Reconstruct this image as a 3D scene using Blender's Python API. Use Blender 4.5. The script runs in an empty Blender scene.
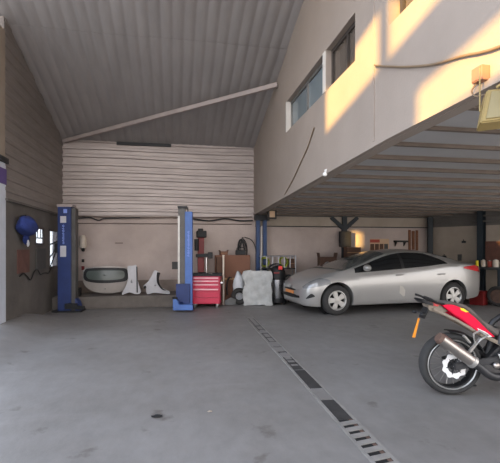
import bpy, bmesh, math, random
from mathutils import Vector, Matrix, Euler
random.seed(7)
SC = bpy.context.scene
COL = SC.collection
PI = math.pi
R = math.radians

# ------------------------------------------------------------------ materials
def lin(h):
    h = h.lstrip('#')
    v = [int(h[i:i+2], 16)/255 for i in (0, 2, 4)]
    return tuple((c/12.92 if c <= .04045 else ((c+.055)/1.055)**2.4) for c in v) + (1,)
MATS = {}
def mat(name, col, rough=.6, metal=0, var=0.0, scale=4.0, bump=0.0, bscale=None, coat=0, col2=None, stretch=None, spec=None):
    m = bpy.data.materials.new(name); m.use_nodes = True
    nt = m.node_tree; N = nt.nodes; L = nt.links
    b = N['Principled BSDF']
    b.inputs['Roughness'].default_value = rough
    b.inputs['Metallic'].default_value = metal
    b.inputs['Coat Weight'].default_value = coat
    if spec is not None: b.inputs['Specular IOR Level'].default_value = spec
    c = lin(col)
    tc = N.new('ShaderNodeTexCoord')
    src = tc.outputs['Object']
    if stretch:
        mp = N.new('ShaderNodeMapping'); mp.inputs['Scale'].default_value = stretch
        L.new(src, mp.inputs['Vector']); src = mp.outputs['Vector']
    n = N.new('ShaderNodeTexNoise'); n.inputs['Scale'].default_value = scale
    n.inputs['Detail'].default_value = 6; n.inputs['Roughness'].default_value = .62
    L.new(src, n.inputs['Vector'])
    r = N.new('ShaderNodeValToRGB')
    r.color_ramp.elements[0].position = .32; r.color_ramp.elements[1].position = .68
    if col2: d = lin(col2)
    else: d = tuple(x*(1-var) for x in c[:3]) + (1,)
    r.color_ramp.elements[0].color = d; r.color_ramp.elements[1].color = c
    L.new(n.outputs['Fac'], r.inputs['Fac']); L.new(r.outputs['Color'], b.inputs['Base Color'])
    if bump:
        n2 = N.new('ShaderNodeTexNoise'); n2.inputs['Scale'].default_value = bscale or scale*8
        n2.inputs['Detail'].default_value = 4
        L.new(src, n2.inputs['Vector'])
        bp = N.new('ShaderNodeBump'); bp.inputs['Strength'].default_value = bump; bp.inputs['Distance'].default_value = .02
        L.new(n2.outputs['Fac'], bp.inputs['Height']); L.new(bp.outputs['Normal'], b.inputs['Normal'])
    MATS[name] = m
    return m
def glass(name, col, rough=.03, trans=1.0):
    m = bpy.data.materials.new(name); m.use_nodes = True
    b = m.node_tree.nodes['Principled BSDF']
    b.inputs['Base Color'].default_value = lin(col)
    b.inputs['Roughness'].default_value = rough
    b.inputs['Transmission Weight'].default_value = trans
    b.inputs['IOR'].default_value = 1.45
    MATS[name] = m
    return m

M = MATS
mat('plaster_back', '#b8a9a1', .9, 0, .2, 1.2, .25, 30)
mat('plaster_right', '#a99c8e', .9, 0, .25, 1.2, .25, 30)
mat('plaster_fascia', '#9c8f84', .85, 0, .12, 1.1, .12, 40)
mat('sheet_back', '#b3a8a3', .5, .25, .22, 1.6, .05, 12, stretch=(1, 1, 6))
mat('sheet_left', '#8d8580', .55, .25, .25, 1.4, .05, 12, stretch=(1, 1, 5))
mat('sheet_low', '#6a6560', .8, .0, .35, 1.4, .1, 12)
mat('sheet_roof', '#a19c9a', .55, .0, .18, .8, .04, 12, stretch=(5, 1, 1))
mat('deck', '#b3b2b2', .6, .0, .15, 1.0)
mat('joist', '#73655a', .7, .0, .3, 2.0)
mat('concrete_ledge', '#6d6660', .9, 0, .4, 2.0, .3, 40)
mat('dado', '#8d7f75', .9, 0, .35, 2.5, .2, 30)
mat('beige_pillar', '#a39688', .85, 0, .2, 2)
mat('white_post', '#cfd6e2', .6, 0, .15, 3)
mat('purple_tape', '#5d4a86', .6, 0, .2, 3)
mat('steel_dark', '#2b2c2e', .5, .5, .2, 8)
mat('blue_col', '#1d3a63', .5, .1, .3, 5)
mat('teal_col', '#18242c', .6, .0, .3, 5)
mat('lift_blue', '#4b70b4', .5, .0, .25, 4)
mat('lift_blue_dark', '#24386f', .55, .0, .3, 4)
mat('lift_grey', '#5c5a58', .5, .4, .3, 5)
mat('galv', '#a9a7a3', .4, .6, .2, 8)
mat('sticker', '#c3c3c8', .6, 0, .12, 12)
mat('lettering', '#7d93d8', .6)
mat('brace', '#a89c98', .55, .1, .2, 3)
mat('window_frame', '#d2ccc4', .6, 0, .08, 4)
mat('alu', '#8d8a86', .45, .5, .1, 5)
mat('dark_frame', '#4c4540', .5, .3, .1, 5)
glass('pane_grey', '#97a4a8', .08, .45)
glass('pane_clear', '#b4c0cc', .02)
glass('pane_dark', '#7d7166', .08, .45)
mat('room', '#5a534c', .9, 0, .1)
mat('cable_black', '#191a1c', .6)
mat('cable_beige', '#77644e', .6)
mat('cable_white', '#b9b2ac', .6)
mat('pipe', '#6b5d54', .5, .2, .3, 4)
mat('black_plastic', '#141416', .6, 0, .3, 8)
mat('black_rubber', '#1a1a1b', .8, 0, .3, 10, .1)
mat('tyre', '#353433', .85, 0, .3, 6, .15)
mat('red_box', '#c4294a', .35, 0, .12, 5)
mat('red_strip', '#e3adb5', .35, .0, .1, 5)
mat('red_machine', '#7d1c1c', .5, 0, .35, 5)
mat('cardboard', '#7f5a49', .9, 0, .15, 3)
mat('cardboard_dark', '#5e4538', .9, 0, .25, 4)
mat('tape', '#b08a5c', .5)
mat('foil', '#b9bab8', .7, 0, .25, 7, .5, 9)
mat('grey_plastic', '#8a8a8a', .5, 0, .3, 5)
mat('silver_paint', '#a19f9c', .3, .35, .04, 2, coat=.7)
mat('white_paint', '#b9b8bb', .4, .1, .15, 4)
mat('hatch_paint', '#9a938d', .4, .1, .15, 4)
mat('dark_glass', '#16181a', .06, 0, .1, 2, coat=.5)
mat('windscreen', '#565a59', .15, 0, .08, 2, coat=.2)
mat('hatch_glass', '#4c5450', .3, 0, .15, 2)
mat('chrome', '#d5d5d5', .18, 1, .05)
mat('alloy', '#b5b3af', .35, .6, .1, 5)
mat('lamp_clear', '#8f9091', .2, .2, .2, 9, coat=.6)
mat('lamp_red', '#c40f1e', .2, 0, .15, 8, coat=1)
mat('plate', '#d98a4a', .5)
mat('yellow', '#e8d420', .5)
mat('orange', '#e08a1c', .45)
mat('bike_red', '#e6003a', .5, 0, .06, 4, spec=.25)
mat('seat_grey', '#6a625c', .8, 0, .2, 12, .2)
mat('frame_grey', '#8d8173', .5, .3, .2, 8)
mat('titan', '#b5aea8', .3, .9, .15, 6)
mat('engine', '#4a4a4c', .45, .6, .3, 10)
mat('white_part', '#e9e6e2', .4)
mat('blue_cloth', '#2b3d80', .9, 0, .4, 6, .4, 9)
mat('white_bag', '#d8dbe0', .55, 0, .2, 9, .4, 9)
mat('board_grey', '#4b4a48', .7, 0, .2)
mat('faded_red', '#6d4c44', .8, 0, .3, 4)
mat('lime', '#9aa63a', .5, 0, .25, 8)
mat('wire', '#a0a0a4', .4, .6, .1)
mat('stainless', '#c9c9cb', .22, .95, .1, 4)
mat('red_plastic', '#d5271f', .4)
mat('pegboard', '#6a463a', .8, 0, .35, 7)
mat('bench_top', '#3a3f40', .6, .2, .2, 4)
mat('bench_leg', '#243039', .5, .2, .2, 4)
mat('can_white', '#d3c6b6', .45, 0, .1)
mat('greyish', '#bdb8b0', .7, 0, .1)
mat('paper_warm', '#c9a98a', .8, 0, .1)
mat('paper_red', '#a8493c', .8, 0, .15, 6)
mat('wood', '#7d4e30', .7, 0, .4, 6, stretch=(8, 8, 1))
mat('concrete_drain', '#8d8984', .85, 0, .3, 6, .2, 40)
mat('cover', '#403e3d', .75, .2, .4, 5, .1)
mat('rust', '#6a5348', .8, .1, .45, 9)
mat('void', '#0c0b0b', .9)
mat('flood_body', '#9c8857', .5, .2, .2, 5)
mat('flood_glass', '#8d8058', .3, .0, .2, 5, coat=.3)
mat('flood_black', '#1c1a1a', .5, .2)
mat('jbox', '#9c7058', .7, 0, .1)
mat('sun_blocker', '#d8d0c6', .9, 0, .1, .5)
mat('gravel', '#c4beb4', .9, 0, .2, 1)

def floor_material():
    m = bpy.data.materials.new('floor_concrete'); m.use_nodes = True
    nt = m.node_tree; N = nt.nodes; L = nt.links; b = N['Principled BSDF']
    tc = N.new('ShaderNodeTexCoord')
    def noise(scale, detail, stretch=(1, 1, 1)):
        mp = N.new('ShaderNodeMapping'); mp.inputs['Scale'].default_value = stretch
        L.new(tc.outputs['Object'], mp.inputs['Vector'])
        n = N.new('ShaderNodeTexNoise'); n.inputs['Scale'].default_value = scale
        n.inputs['Detail'].default_value = detail; n.inputs['Roughness'].default_value = .6
        L.new(mp.outputs['Vector'], n.inputs['Vector']); return n
    def ramp(src, p0, c0, p1, c1):
        r = N.new('ShaderNodeValToRGB'); e = r.color_ramp.elements
        e[0].position = p0; e[0].color = c0; e[1].position = p1; e[1].color = c1
        L.new(src.outputs['Fac'], r.inputs['Fac']); return r
    base = ramp(noise(.55, 8), .3, lin('#77736f'), .7, lin('#8b8886'))
    fine = ramp(noise(7, 8, (1, .6, 1)), .3, (.84, .84, .84, 1), .7, (1, 1, 1, 1))
    spots = ramp(noise(2.3, 5), .30, (.66, .63, .61, 1), .37, (1, 1, 1, 1))
    streak = ramp(noise(1.1, 5, (.35, 1.6, 1)), .62, (1, 1, 1, 1), .75, (1.16, 1.16, 1.17, 1))
    prev = base.outputs['Color']
    for k in (fine, spots, streak):
        mx = N.new('ShaderNodeMix'); mx.data_type = 'RGBA'; mx.blend_type = 'MULTIPLY'
        mx.inputs['Factor'].default_value = 1
        L.new(prev, mx.inputs['A']); L.new(k.outputs['Color'], mx.inputs['B']); prev = mx.outputs['Result']
    L.new(prev, b.inputs['Base Color'])
    rr = N.new('ShaderNodeMapRange'); rr.inputs['To Min'].default_value = .42; rr.inputs['To Max'].default_value = .7
    nn = noise(1.4, 4); L.new(nn.outputs['Fac'], rr.inputs['Value']); L.new(rr.outputs['Result'], b.inputs['Roughness'])
    bp = N.new('ShaderNodeBump'); bp.inputs['Strength'].default_value = .12; bp.inputs['Distance'].default_value = .02
    L.new(noise(22, 4).outputs['Fac'], bp.inputs['Height']); L.new(bp.outputs['Normal'], b.inputs['Normal'])
    MATS['floor'] = m
floor_material()

# ------------------------------------------------------------------ mesh builder
class MB:
    def __init__(s): s.bm = bmesh.new()
    def box(s, x0, x1, y0, y1, z0, z1, bev=0, mtx=None):
        c = Vector(((x0+x1)/2, (y0+y1)/2, (z0+z1)/2))
        t = bmesh.new()
        bmesh.ops.create_cube(t, size=1, matrix=Matrix.Translation(c) @ Matrix.Diagonal((abs(x1-x0), abs(y1-y0), abs(z1-z0), 1)))
        if bev: bmesh.ops.bevel(t, geom=t.edges[:], offset=bev, segments=2, affect='EDGES', profile=.6)
        s._merge(t, mtx); return s
    def _merge(s, t, mtx=None):
        if mtx is not None: bmesh.ops.transform(t, matrix=mtx, verts=t.verts[:])
        me = bpy.data.meshes.new('tmp'); t.to_mesh(me); t.free()
        s.bm.from_mesh(me); bpy.data.meshes.remove(me)
    def cyl(s, p, q, r, seg=16, r2=None, caps=True):
        p, q = Vector(p), Vector(q); d = q-p
        t = bmesh.new()
        bmesh.ops.create_cone(t, cap_ends=caps, segments=seg, radius1=r, radius2=r if r2 is None else r2, depth=d.length)
        s._merge(t, Matrix.Translation((p+q)/2) @ d.to_track_quat('Z', 'Y').to_matrix().to_4x4()); return s
    def bar(s, p, q, w, h, bev=0):
        p, q = Vector(p), Vector(q); d = q-p
        t = bmesh.new()
        bmesh.ops.create_cube(t, size=1, matrix=Matrix.Diagonal((w, h, d.length, 1)))
        if bev: bmesh.ops.bevel(t, geom=t.edges[:], offset=bev, segments=2, affect='EDGES')
        s._merge(t, Matrix.Translation((p+q)/2) @ d.to_track_quat('Z', 'Y').to_matrix().to_4x4()); return s
    def tube(s, pts, r, seg=8, sub=4, closed=False):
        P = [Vector(p) for p in pts]
        if sub > 1 and len(P) > 2: P = smooth(P, sub, closed)
        n = len(P); rings = []; up = Vector((.13, .27, 1)).normalized()
        for i, p in enumerate(P):
            if closed: a, b = P[(i-1) % n], P[(i+1) % n]
            else: a, b = P[max(i-1, 0)], P[min(i+1, n-1)]
            d = (b-a).normalized()
            x = d.cross(up)
            if x.length < .05: x = d.cross(Vector((1, 0, 0)))
            x.normalize(); y = x.cross(d).normalized()
            rad = r(i/(n-1)) if callable(r) else r
            rings.append([s.bm.verts.new(p+(x*math.cos(2*PI*k/seg)+y*math.sin(2*PI*k/seg))*rad) for k in range(seg)])
        for i in range(n if closed else n-1):
            A, B = rings[i], rings[(i+1) % n]
            for k in range(seg): s.bm.faces.new((A[k], A[(k+1) % seg], B[(k+1) % seg], B[k]))
        if not closed:
            s.bm.faces.new(rings[0]); s.bm.faces.new(rings[-1][::-1])
        return s
    def lathe(s, prof, seg=32, mtx=None):          # profile (r, h) around local Z
        t = bmesh.new(); rings = []
        for r, h in prof:
            rings.append([t.verts.new((max(r, 1e-4)*math.cos(2*PI*k/seg), max(r, 1e-4)*math.sin(2*PI*k/seg), h)) for k in range(seg)])
        for A, B in zip(rings, rings[1:]):
            for k in range(seg): t.faces.new((A[k], A[(k+1) % seg], B[(k+1) % seg], B[k]))
        if (Vector(prof[0])-Vector(prof[-1])).length > 1e-6:
            t.faces.new(rings[0][::-1]); t.faces.new(rings[-1])
        s._merge(t, mtx); return s
    def prism(s, poly, d0, d1, plane='xz', bev=0, mtx=None):
        t = bmesh.new()
        def pt(a, b, d): return {'xz': (a, d, b), 'yz': (d, a, b), 'xy': (a, b, d)}[plane]
        A = [t.verts.new(pt(a, b, d0)) for a, b in poly]; B = [t.verts.new(pt(a, b, d1)) for a, b in poly]
        t.faces.new(A); t.faces.new(B[::-1]); n = len(poly)
        for i in range(n): t.faces.new((A[i], B[i], B[(i+1) % n], A[(i+1) % n]))
        bmesh.ops.recalc_face_normals(t, faces=t.faces[:])
        if bev: bmesh.ops.bevel(t, geom=t.edges[:], offset=bev, segments=2, affect='EDGES')
        s._merge(t, mtx); return s
    def grid(s, rows, thick=0, wrap=False):
        V = [[s.bm.verts.new(p) for p in row] for row in rows]
        F = []
        for a, b in zip(V, V[1:]):
            for i in range(len(a)-1): F.append(s.bm.faces.new((a[i], a[i+1], b[i+1], b[i])))
        if thick:
            bmesh.ops.recalc_face_normals(s.bm, faces=s.bm.faces[:])
            bmesh.ops.solidify(s.bm, geom=F, thickness=thick)
        return s
    def ball(s, c, r, sc=(1, 1, 1), seg=16, lump=0):
        t = bmesh.new(); bmesh.ops.create_uvsphere(t, u_segments=seg, v_segments=seg//2+2, radius=1)
        for v in t.verts:
            k = 1 + lump*(math.sin(v.co.x*5.1+v.co.z*3)*.5+math.sin(v.co.y*4.3+v.co.z*6.1)*.5)
            v.co = Vector((v.co.x*r*sc[0]*k, v.co.y*r*sc[1]*k, v.co.z*r*sc[2]*k))
        s._merge(t, Matrix.Translation(c)); return s
    def build(s, name, m, parent=None, smooth_=None, loc=(0, 0, 0), rotz=0, label=None):
        bmesh.ops.recalc_face_normals(s.bm, faces=s.bm.faces[:])
        me = bpy.data.meshes.new(name); s.bm.to_mesh(me); s.bm.free()
        o = bpy.data.objects.new(name, me); COL.objects.link(o)
        me.materials.append(M[m] if isinstance(m, str) else m)
        if smooth_:
            for p in me.polygons: p.use_smooth = True
            me.set_sharp_from_angle(angle=R(smooth_))
        o.location = loc; o.rotation_euler = (0, 0, rotz)
        if parent: o.parent = parent
        if label: o['label'] = label
        return o
def smooth(P, n, closed=False):
    out = []; k = len(P); rng = k if closed else k-1
    for i in range(rng):
        if closed: a, b, c, d = P[i-1], P[i], P[(i+1) % k], P[(i+2) % k]
        else: a, b, c, d = P[max(i-1, 0)], P[i], P[i+1], P[min(i+2, k-1)]
        for j in range(n):
            t = j/n
            out.append(.5*((2*b)+(c-a)*t+(2*a-5*b+4*c-d)*t*t+(3*b-a-3*c+d)*t**3))
    if not closed: out.append(P[-1])
    return out
def tag(o, label, cat, group=None):
    o['label'] = label; o['category'] = cat
    if group: o['group'] = group
    return o
def thing(name, label, cat, loc=(0, 0, 0), rotz=0, group=None):
    o = bpy.data.objects.new(name, None); COL.objects.link(o); o.empty_display_size = .1
    o.location = loc; o.rotation_euler = (0, 0, rotz)
    return tag(o, label, cat, group)
def struct(o):
    o['kind'] = 'structure'; return o
def copy_tree(o, parent=None):
    c = o.copy(); COL.objects.link(c); c.parent = parent
    for ch in list(o.children): copy_tree(ch, c)
    return c
def interp(tab, x):
    if x <= tab[0][0]: return tab[0][1]
    for (a, b), (c, d) in zip(tab, tab[1:]):
        if x <= c: return b+(d-b)*(x-a)/(c-a)
    return tab[-1][1]
def sinterp(tab, x):                                # monotone-ish smooth curve through the table
    n = len(tab)
    if x <= tab[0][0]: return tab[0][1]
    if x >= tab[-1][0]: return tab[-1][1]
    for i in range(n-1):
        x0, y0 = tab[i]; x1, y1 = tab[i+1]
        if x <= x1:
            def sl(j):
                if j == 0: return (tab[1][1]-tab[0][1])/(tab[1][0]-tab[0][0])
                if j == n-1: return (tab[-1][1]-tab[-2][1])/(tab[-1][0]-tab[-2][0])
                a = (tab[j][1]-tab[j-1][1])/(tab[j][0]-tab[j-1][0]); b = (tab[j+1][1]-tab[j][1])/(tab[j+1][0]-tab[j][0])
                return 0 if a*b <= 0 else 2*a*b/(a+b)
            h = x1-x0; t = (x-x0)/h
            return y0*(1+2*t)*(1-t)**2 + sl(i)*h*t*(1-t)**2 + y1*t*t*(3-2*t) + sl(i+1)*h*t*t*(t-1)

# ------------------------------------------------------------------ the setting
XL, XF, YB = -2.84, 2.15, 11.5           # left wall, mezzanine face, back wall
RS = .31                                  # roof rise per metre towards the opening
def roofz(y): return 4.2+RS*(YB-y)
def smst(t): t = max(0, min(1, t)); return t*t*(3-2*t)
def floorh(x, y): return .20*smst((-1.95-x)/.85)*smst((9.75-y)/1.2)*smst((y-3)/3)

fl = MB()
xs = [-8, -6, -4.5]+[-3.6+.15*i for i in range(13)]+[-1.2, 0, 1.25, 1.65, 3, 6, 9, 10]
ys = [2, 3, 4, 5, 6]+[6.5+.25*i for i in range(15)]+[10.5, 11.6]
DX0, DX1, DY0, DY1 = 1.36, 1.56, 1.8, 8.75        # the drain slot
fl.grid([[(x, y, floorh(x, y)) for x in xs] for y in ys])
struct(fl.build('floor', 'floor', smooth_=40))

yd = MB(); yd.box(-40, 20, -16, 2, -.1, -.002); yd.box(-40, -8, 2, 14, -.1, -.002)
struct(yd.build('floor_yard', 'gravel'))
# back wall: plaster, dado, ribbed cladding above
b = MB(); b.box(-3.1, 9.6, YB, YB+.25, -.05, 6.6)
struct(b.build('wall_back', 'plaster_back'))
def ribs(x0, x1, z0, z1, pitch, depth, seed=1, jitter=.0):
    """profile (offset, z) of overlapping ribbed sheet"""
    rnd = random.Random(seed); pts = []; z = z0
    while z < z1:
        p = pitch*(1+rnd.uniform(-jitter, jitter))
        pts += [(0, z), (0, z+p*.52), (depth, z+p*.62), (depth, z+p*.9)]
        z += p
    pts.append((0, z)); return pts
c = MB(); pr = ribs(0, 0, 2.3, 4.1, .205, .035, 3, .18)
c.grid([[(x, YB-.045-d+(.006*math.sin(x*3.1+z*9)), z+.012*math.sin(x*1.3+z)) for d, z in pr] for x in [XL+(XF-XL)*i/30 for i in range(31)]], thick=.004)
struct(c.build('wall_back_cladding', 'sheet_back', smooth_=25))
c = MB(); c.box(-2.84, .2, YB-.012, YB, .29, .6)
struct(c.build('trim_1', 'dado'))
c = MB(); c.box(-2.84, .18, 10.5, YB-.012, 0, .29, .02)
struct(c.build('trim_2', 'concrete_ledge'))
c = MB(); c.box(2.2, 7.4, YB-.05, YB, 2.06, 2.4)
struct(c.build('trim_3', 'plaster_right'))
c = MB(); c.box(2.2, 7.45, YB-.09, YB-.05, 2.34, 2.41); struct(c.build('trim_13', 'steel_dark'))
c = MB(); c.box(2.2, 7.45, YB-.06, YB, 2.045, 2.07); struct(c.build('trim_14', 'steel_dark'))
# flashing over the cladding
c = MB(); c.box(-1.5, -.1, YB-.12, YB-.04, 4.15, 4.22)
struct(c.build('trim_4', 'steel_dark'))

# left wall: a ribbed sheet above a ledge, darker flat panels below, and an opening
W0, W1, WZ0, WZ1 = 10.30, 11.06, 1.0, 1.86        # window opening (Y, Z)
YE = 7.72
lw = MB()
V0, V1, VZ0, VZ1 = 9.30, 9.90, 1.53, 1.88         # the small opening
lw.box(XL-.03, XL, YE, V0, -.05, 2.29); lw.box(XL-.03, XL, V1, W0, -.05, 2.29); lw.box(XL-.03, XL, W1, YB+.05, -.05, 2.29)
for y0, y1, z0, z1 in ((V0, V1, VZ0, VZ1), (W0, W1, WZ0, WZ1)):
    lw.box(XL-.03, XL, y0, y1, -.05, z0); lw.box(XL-.03, XL, y0, y1, z1, 2.29)
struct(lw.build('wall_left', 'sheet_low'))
lw = MB(); pr = ribs(0, 0, 2.3, 5.35, .2, .016, 5, .1)
NN = 16; lw_rows = []
for i in range(NN+1):
    row = []
    for d, z in pr:
        ymax = min(YB-.05, YB-(z-4.2)/RS) if z > 4.2 else YB-.05
        y = YE+(max(ymax, YE)-YE)*i/NN
        row.append((XL+d, y, z))
    lw_rows.append(row)
lw.grid(lw_rows, thick=.004)
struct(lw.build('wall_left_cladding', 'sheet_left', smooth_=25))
lw = MB(); lw.prism([(YE, 2.29), (YB, 2.29), (YB, roofz(YB)), (YE, roofz(YE))], XL-.15, XL-.01, 'yz')
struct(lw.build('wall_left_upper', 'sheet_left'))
t = MB(); t.box(XL-.02, XL+.05, YE, YB-.05, 2.255, 2.295)
struct(t.build('trim_5', 'sheet_low'))
# corner pillar at the open side
p = MB(); p.box(-3.3, XL+.01, 7.45, 7.73, 2.95, 5.12)
struct(p.build('pillar_left', 'beige_pillar'))
p = MB(); p.box(-3.3, XL+.015, 7.44, 7.74, .12, 2.9)
struct(p.build('pillar_left_casing', 'white_post'))
p = MB(); p.box(-3.32, XL+.05, 7.42, 7.78, 2.88, 2.97)
struct(p.build('trim_6', 'steel_dark'))
p = MB(); p.box(-3.31, XL+.025, 7.43, 7.75, 2.52, 2.78)
struct(p.build('trim_7', 'purple_tape'))

# roof: ribs run with the slope, two lapped lengths of sheet
def roof(y0, y1, dz):
    g = MB(); pts = []; x = -3.9; 
    while x < XF:
        pts += [(x, 0), (x+.13, 0), (x+.15, .009), (x+.185, .009)]; x += .205
    pts = [(min(x, XF), z) for x, z in pts]
    g.grid([[(x, y, roofz(y)+dz+z+.008*math.sin(x*2.3+y*1.7)) for x, z in pts] for y in [y0+(y1-y0)*i/8 for i in range(9)]], thick=.004)
    return g
struct(roof(7.9, YB+.15, 0).build('ceiling', 'sheet_roof', smooth_=25))
struct(roof(3.2, 8.1, .035).build('ceiling_front', 'sheet_roof', smooth_=25))

# mezzanine building on the right: ribbed face wall with windows, deck and joists
ZE, ZH, ZS = 2.6, 4.31, 3.72            # lower edge, window head, sill
XB = 2.30
fw = MB()
YW = [(-1.0, None)]
wins = [(5.92, 8.0), (4.79, 5.78), (2.3, 3.98)]
def fedge(y): return 2.6 if y < 4 else 2.6-.21*(y-4)/(YB-4)
fw.prism([(-1.2, 2.6), (4, 2.6), (YB, fedge(YB)), (YB, ZS), (-1.2, ZS)], XF, XB, 'yz')
fw.box(XF, XB, -1.2, YB, ZH, 7.6)
for a, bq in ((-1.2, 2.3), (3.98, 4.79), (5.78, 5.92), (8.0, YB)): fw.box(XF, XB, a, bq, ZS, ZH)
struct(fw.build('wall_mezzanine', 'plaster_fascia'))
rm = MB()
rm.box(XB, 9.6, -1.2, YB, 5.3, 5.4); rm.box(5.0, 5.1, -1.2, YB, 2.75, 5.3); rm.box(XB, 5, -1.2, -1.1, 2.75, 5.3)
struct(rm.build('wall_upper_room', 'room'))
dk = MB(); dk.box(XB, 9.6, -1.2, YB, 2.62, 2.75)
struct(dk.build('ceiling_mezzanine', 'deck'))
ed = MB(); ed.prism([(-1.2, 2.565), (4, 2.565), (YB, fedge(YB)-.03), (YB, fedge(YB)+.02), (4, 2.62), (-1.2, 2.62)], XF-.015, XF+.05, 'yz')
struct(ed.build('trim_8', 'plaster_fascia'))
ed = MB(); ed.prism([(-1.2, 2.56), (4, 2.56), (YB, fedge(YB)-.035), (YB, fedge(YB)), (4, 2.6), (-1.2, 2.6)], XF+.05, XB+.02, 'yz')
struct(ed.build('trim_12', 'plaster_fascia'))
yj = 1.2; k = 0
while yj < YB-.1:
    j = MB(); zz = fedge(yj)
    j.box(XB+.02, 9.55, yj, yj+.055, zz-.03, 2.62); o = struct(j.build('ceiling_joist', 'joist'))
    j = MB(); j.box(XB+.02, 9.55, yj+.055, yj+.6, zz+.005, zz+.02)
    o = struct(j.build('ceiling_panel', 'deck'))
    yj += .6
# windows in the mezzanine face
def window(n, y0, y1, fm, pm, mull):
    f = MB()
    f.box(XF+.08, XF+.14, y0, y0+.05, ZS, ZH); f.box(XF+.08, XF+.14, y1-.05, y1, ZS, ZH)
    f.box(XF+.08, XF+.14, y0+.05, y1-.05, ZS, ZS+.05); f.box(XF+.08, XF+.14, y0+.05, y1-.05, ZH-.05, ZH)
    for mm in mull: f.box(XF+.075, XF+.145, mm-.025, mm+.025, ZS+.05, ZH-.05)
    w = struct(f.build('window_%d' % n, fm))
    es = [y0+.05]+list(mull)+[y1-.05]
    for i, (a, c2) in enumerate(zip(es, es[1:])):
        g = MB(); g.box(XF+.105, XF+.112, a+.02, c2-.02, ZS+.045, ZH-.045)
        g.build('pane', pm, w)
    return w
window(1, 5.92, 7.98, 'alu', 'pane_grey', [6.9])
window(2, 4.79, 5.78, 'dark_frame', 'pane_dark', [5.2])
window(3, 2.3, 3.9, 'dark_frame', 'pane_dark', [3.1])
t = MB(); t.box(XF-.01, XF+.085, 7.95, 7.995, ZS, ZH); struct(t.build('trim_9', 'window_frame'))
t = MB(); t.box(XF-.012, XF+.02, 5.80, 5.90, ZS, ZH); struct(t.build('trim_10', 'window_frame'))
t = MB(); t.box(XF-.012, XF+.03, 4.28, 4.31, ZE+.02, 6.5); struct(t.build('trim_11', 'plaster_fascia'))

# right wall, running outwards from the back corner
ra = Vector((7.46, YB, 0)); rd = Vector((.475, -.88, 0)).normalized(); rn = Vector((-rd.y*-1, 0, 0))
rn = Vector((rd.y, -rd.x, 0))           # points into the room
ANG = math.atan2(rd.y, rd.x)
RW = Matrix.Translation(ra) @ Matrix.Rotation(ANG, 4, 'Z')   # local x along wall, local -y into the room
def rwp(s, off=0, z=0): return ra+rd*s+rn*off+Vector((0, 0, z))
q = MB(); q.box(-.2, 6, 0, .2, -.05, 2.7, mtx=None)
o = struct(q.build('wall_right', 'plaster_right', loc=ra, rotz=ANG))
q = MB(); pr = ribs(0, 0, 2.06, 2.55, .16, .02, 4, .1)
q.grid([[(.02+s, -.01-d, z) for d, z in pr] for s in (0, 1, 2, 3, 4, 5)], thick=.004)
o = struct(q.build('wall_right_cladding', 'sheet_low', loc=ra, rotz=ANG))

# unseen wall added to block the sun; its slots shape the sun patches
nb = MB(); YN = -14
NX0, NX1 = -30, -9.5
def nbox(x0, x1, z0, z1): nb.box(x0, x1, YN-.12, YN, z0, z1)
A = (-17.75, -13.4, 6.07, 6.68); B_ = (-15.42, -11.8, 5.08, 5.47); C_ = (-20.60, -20.16, 5.26, 5.70)
nbox(NX0, NX1, 0, 5.08); nbox(NX0, NX1, 6.68, 8.9)
nbox(B_[1], NX1, 5.08, 6.68); nbox(C_[1], A[0], 5.08, 6.68); nbox(NX0, C_[0], 5.08, 6.68)
nbox(C_[0], C_[1], 5.08, C_[2]); nbox(C_[0], C_[1], C_[3], 6.68)
nbox(A[0], B_[0], 5.08, A[2]); nbox(B_[0], B_[1], B_[3], A[2]); nbox(A[1], B_[1], A[2], A[3])
nbox(-16.05, -15.93, A[2], A[3])
struct(nb.build('wall_sun_blocker', 'sun_blocker'))

# ------------------------------------------------------------------ steel columns and roof brace
t = thing('steel_column', 'pair of blue steel posts beneath the back end of the white upper wall', 'column', (2.3, 11.2, 0))
for x in (-.085, .105):
    s = MB(); s.box(x-.05, x+.05, -.06, .06, 0, 2.34, .004); s.build('post', 'blue_col', t)
s = MB(); s.box(-.17, .22, -.1, .1, 2.2, 2.34); s.build('head_plate', 'steel_dark', t)
s = MB(); s.box(-.2, .22, -.12, .12, 0, .02); s.build('base_plate', 'blue_col', t)
s = MB(); s.cyl((.012, -.03, .02), (.012, -.03, 2.05), .022, 10); s.build('conduit', 'cable_white', t, 40)
t = thing('steel_column', 'dark steel column with V-shaped bracket arms on the back wall behind the car', 'column', (4.8, 11.43, 0))
s = MB(); s.box(-.07, .07, -.05, .05, 0, 2.35, .004); s.build('post', 'teal_col', t)
for sg in (-1, 1):
    s = MB(); s.bar((sg*.02, 0, 2.0), (sg*.40, 0, 2.33), .09, .1); s.build('bracket_arm', 'teal_col', t)
t = thing('steel_column', 'dark blue column in the back right corner above the car boot', 'column', (7.42, 11.28, 0), R(-20))
s = MB(); s.box(-.065, .065, -.07, -.055, 0, 2.36); s.box(-.065, .065, .055, .07, 0, 2.36); s.box(-.008, .008, -.055, .055, 0, 2.36); s.build('post', 'teal_col', t)
s = MB(); s.box(-.13, .13, -.13, .13, 0, .02); s.build('base_plate', 'teal_col', t)
pp = rwp(1.60, .11)
t = thing('steel_column', 'dark blue column on the right wall at the end of the workbench', 'column', pp, ANG)
s = MB(); s.box(-.075, .075, -.1, -.085, 0, 2.45); s.box(-.075, .075, .085, .1, 0, 2.45); s.box(-.008, .008, -.085, .085, 0, 2.45); s.build('post', 'teal_col', t)
s = MB(); s.box(-.14, .14, -.12, .12, 0, .02); s.build('base_plate', 'teal_col', t)
b = MB(); b.bar((XL+.06, 11.38, roofz(11.38)-.06), (XF-.02, 8.62, roofz(8.62)-.2), .07, .09)
tag(b.build('roof_brace', 'brace'), 'long pale diagonal steel brace under the ribbed roof', 'brace')

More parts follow.
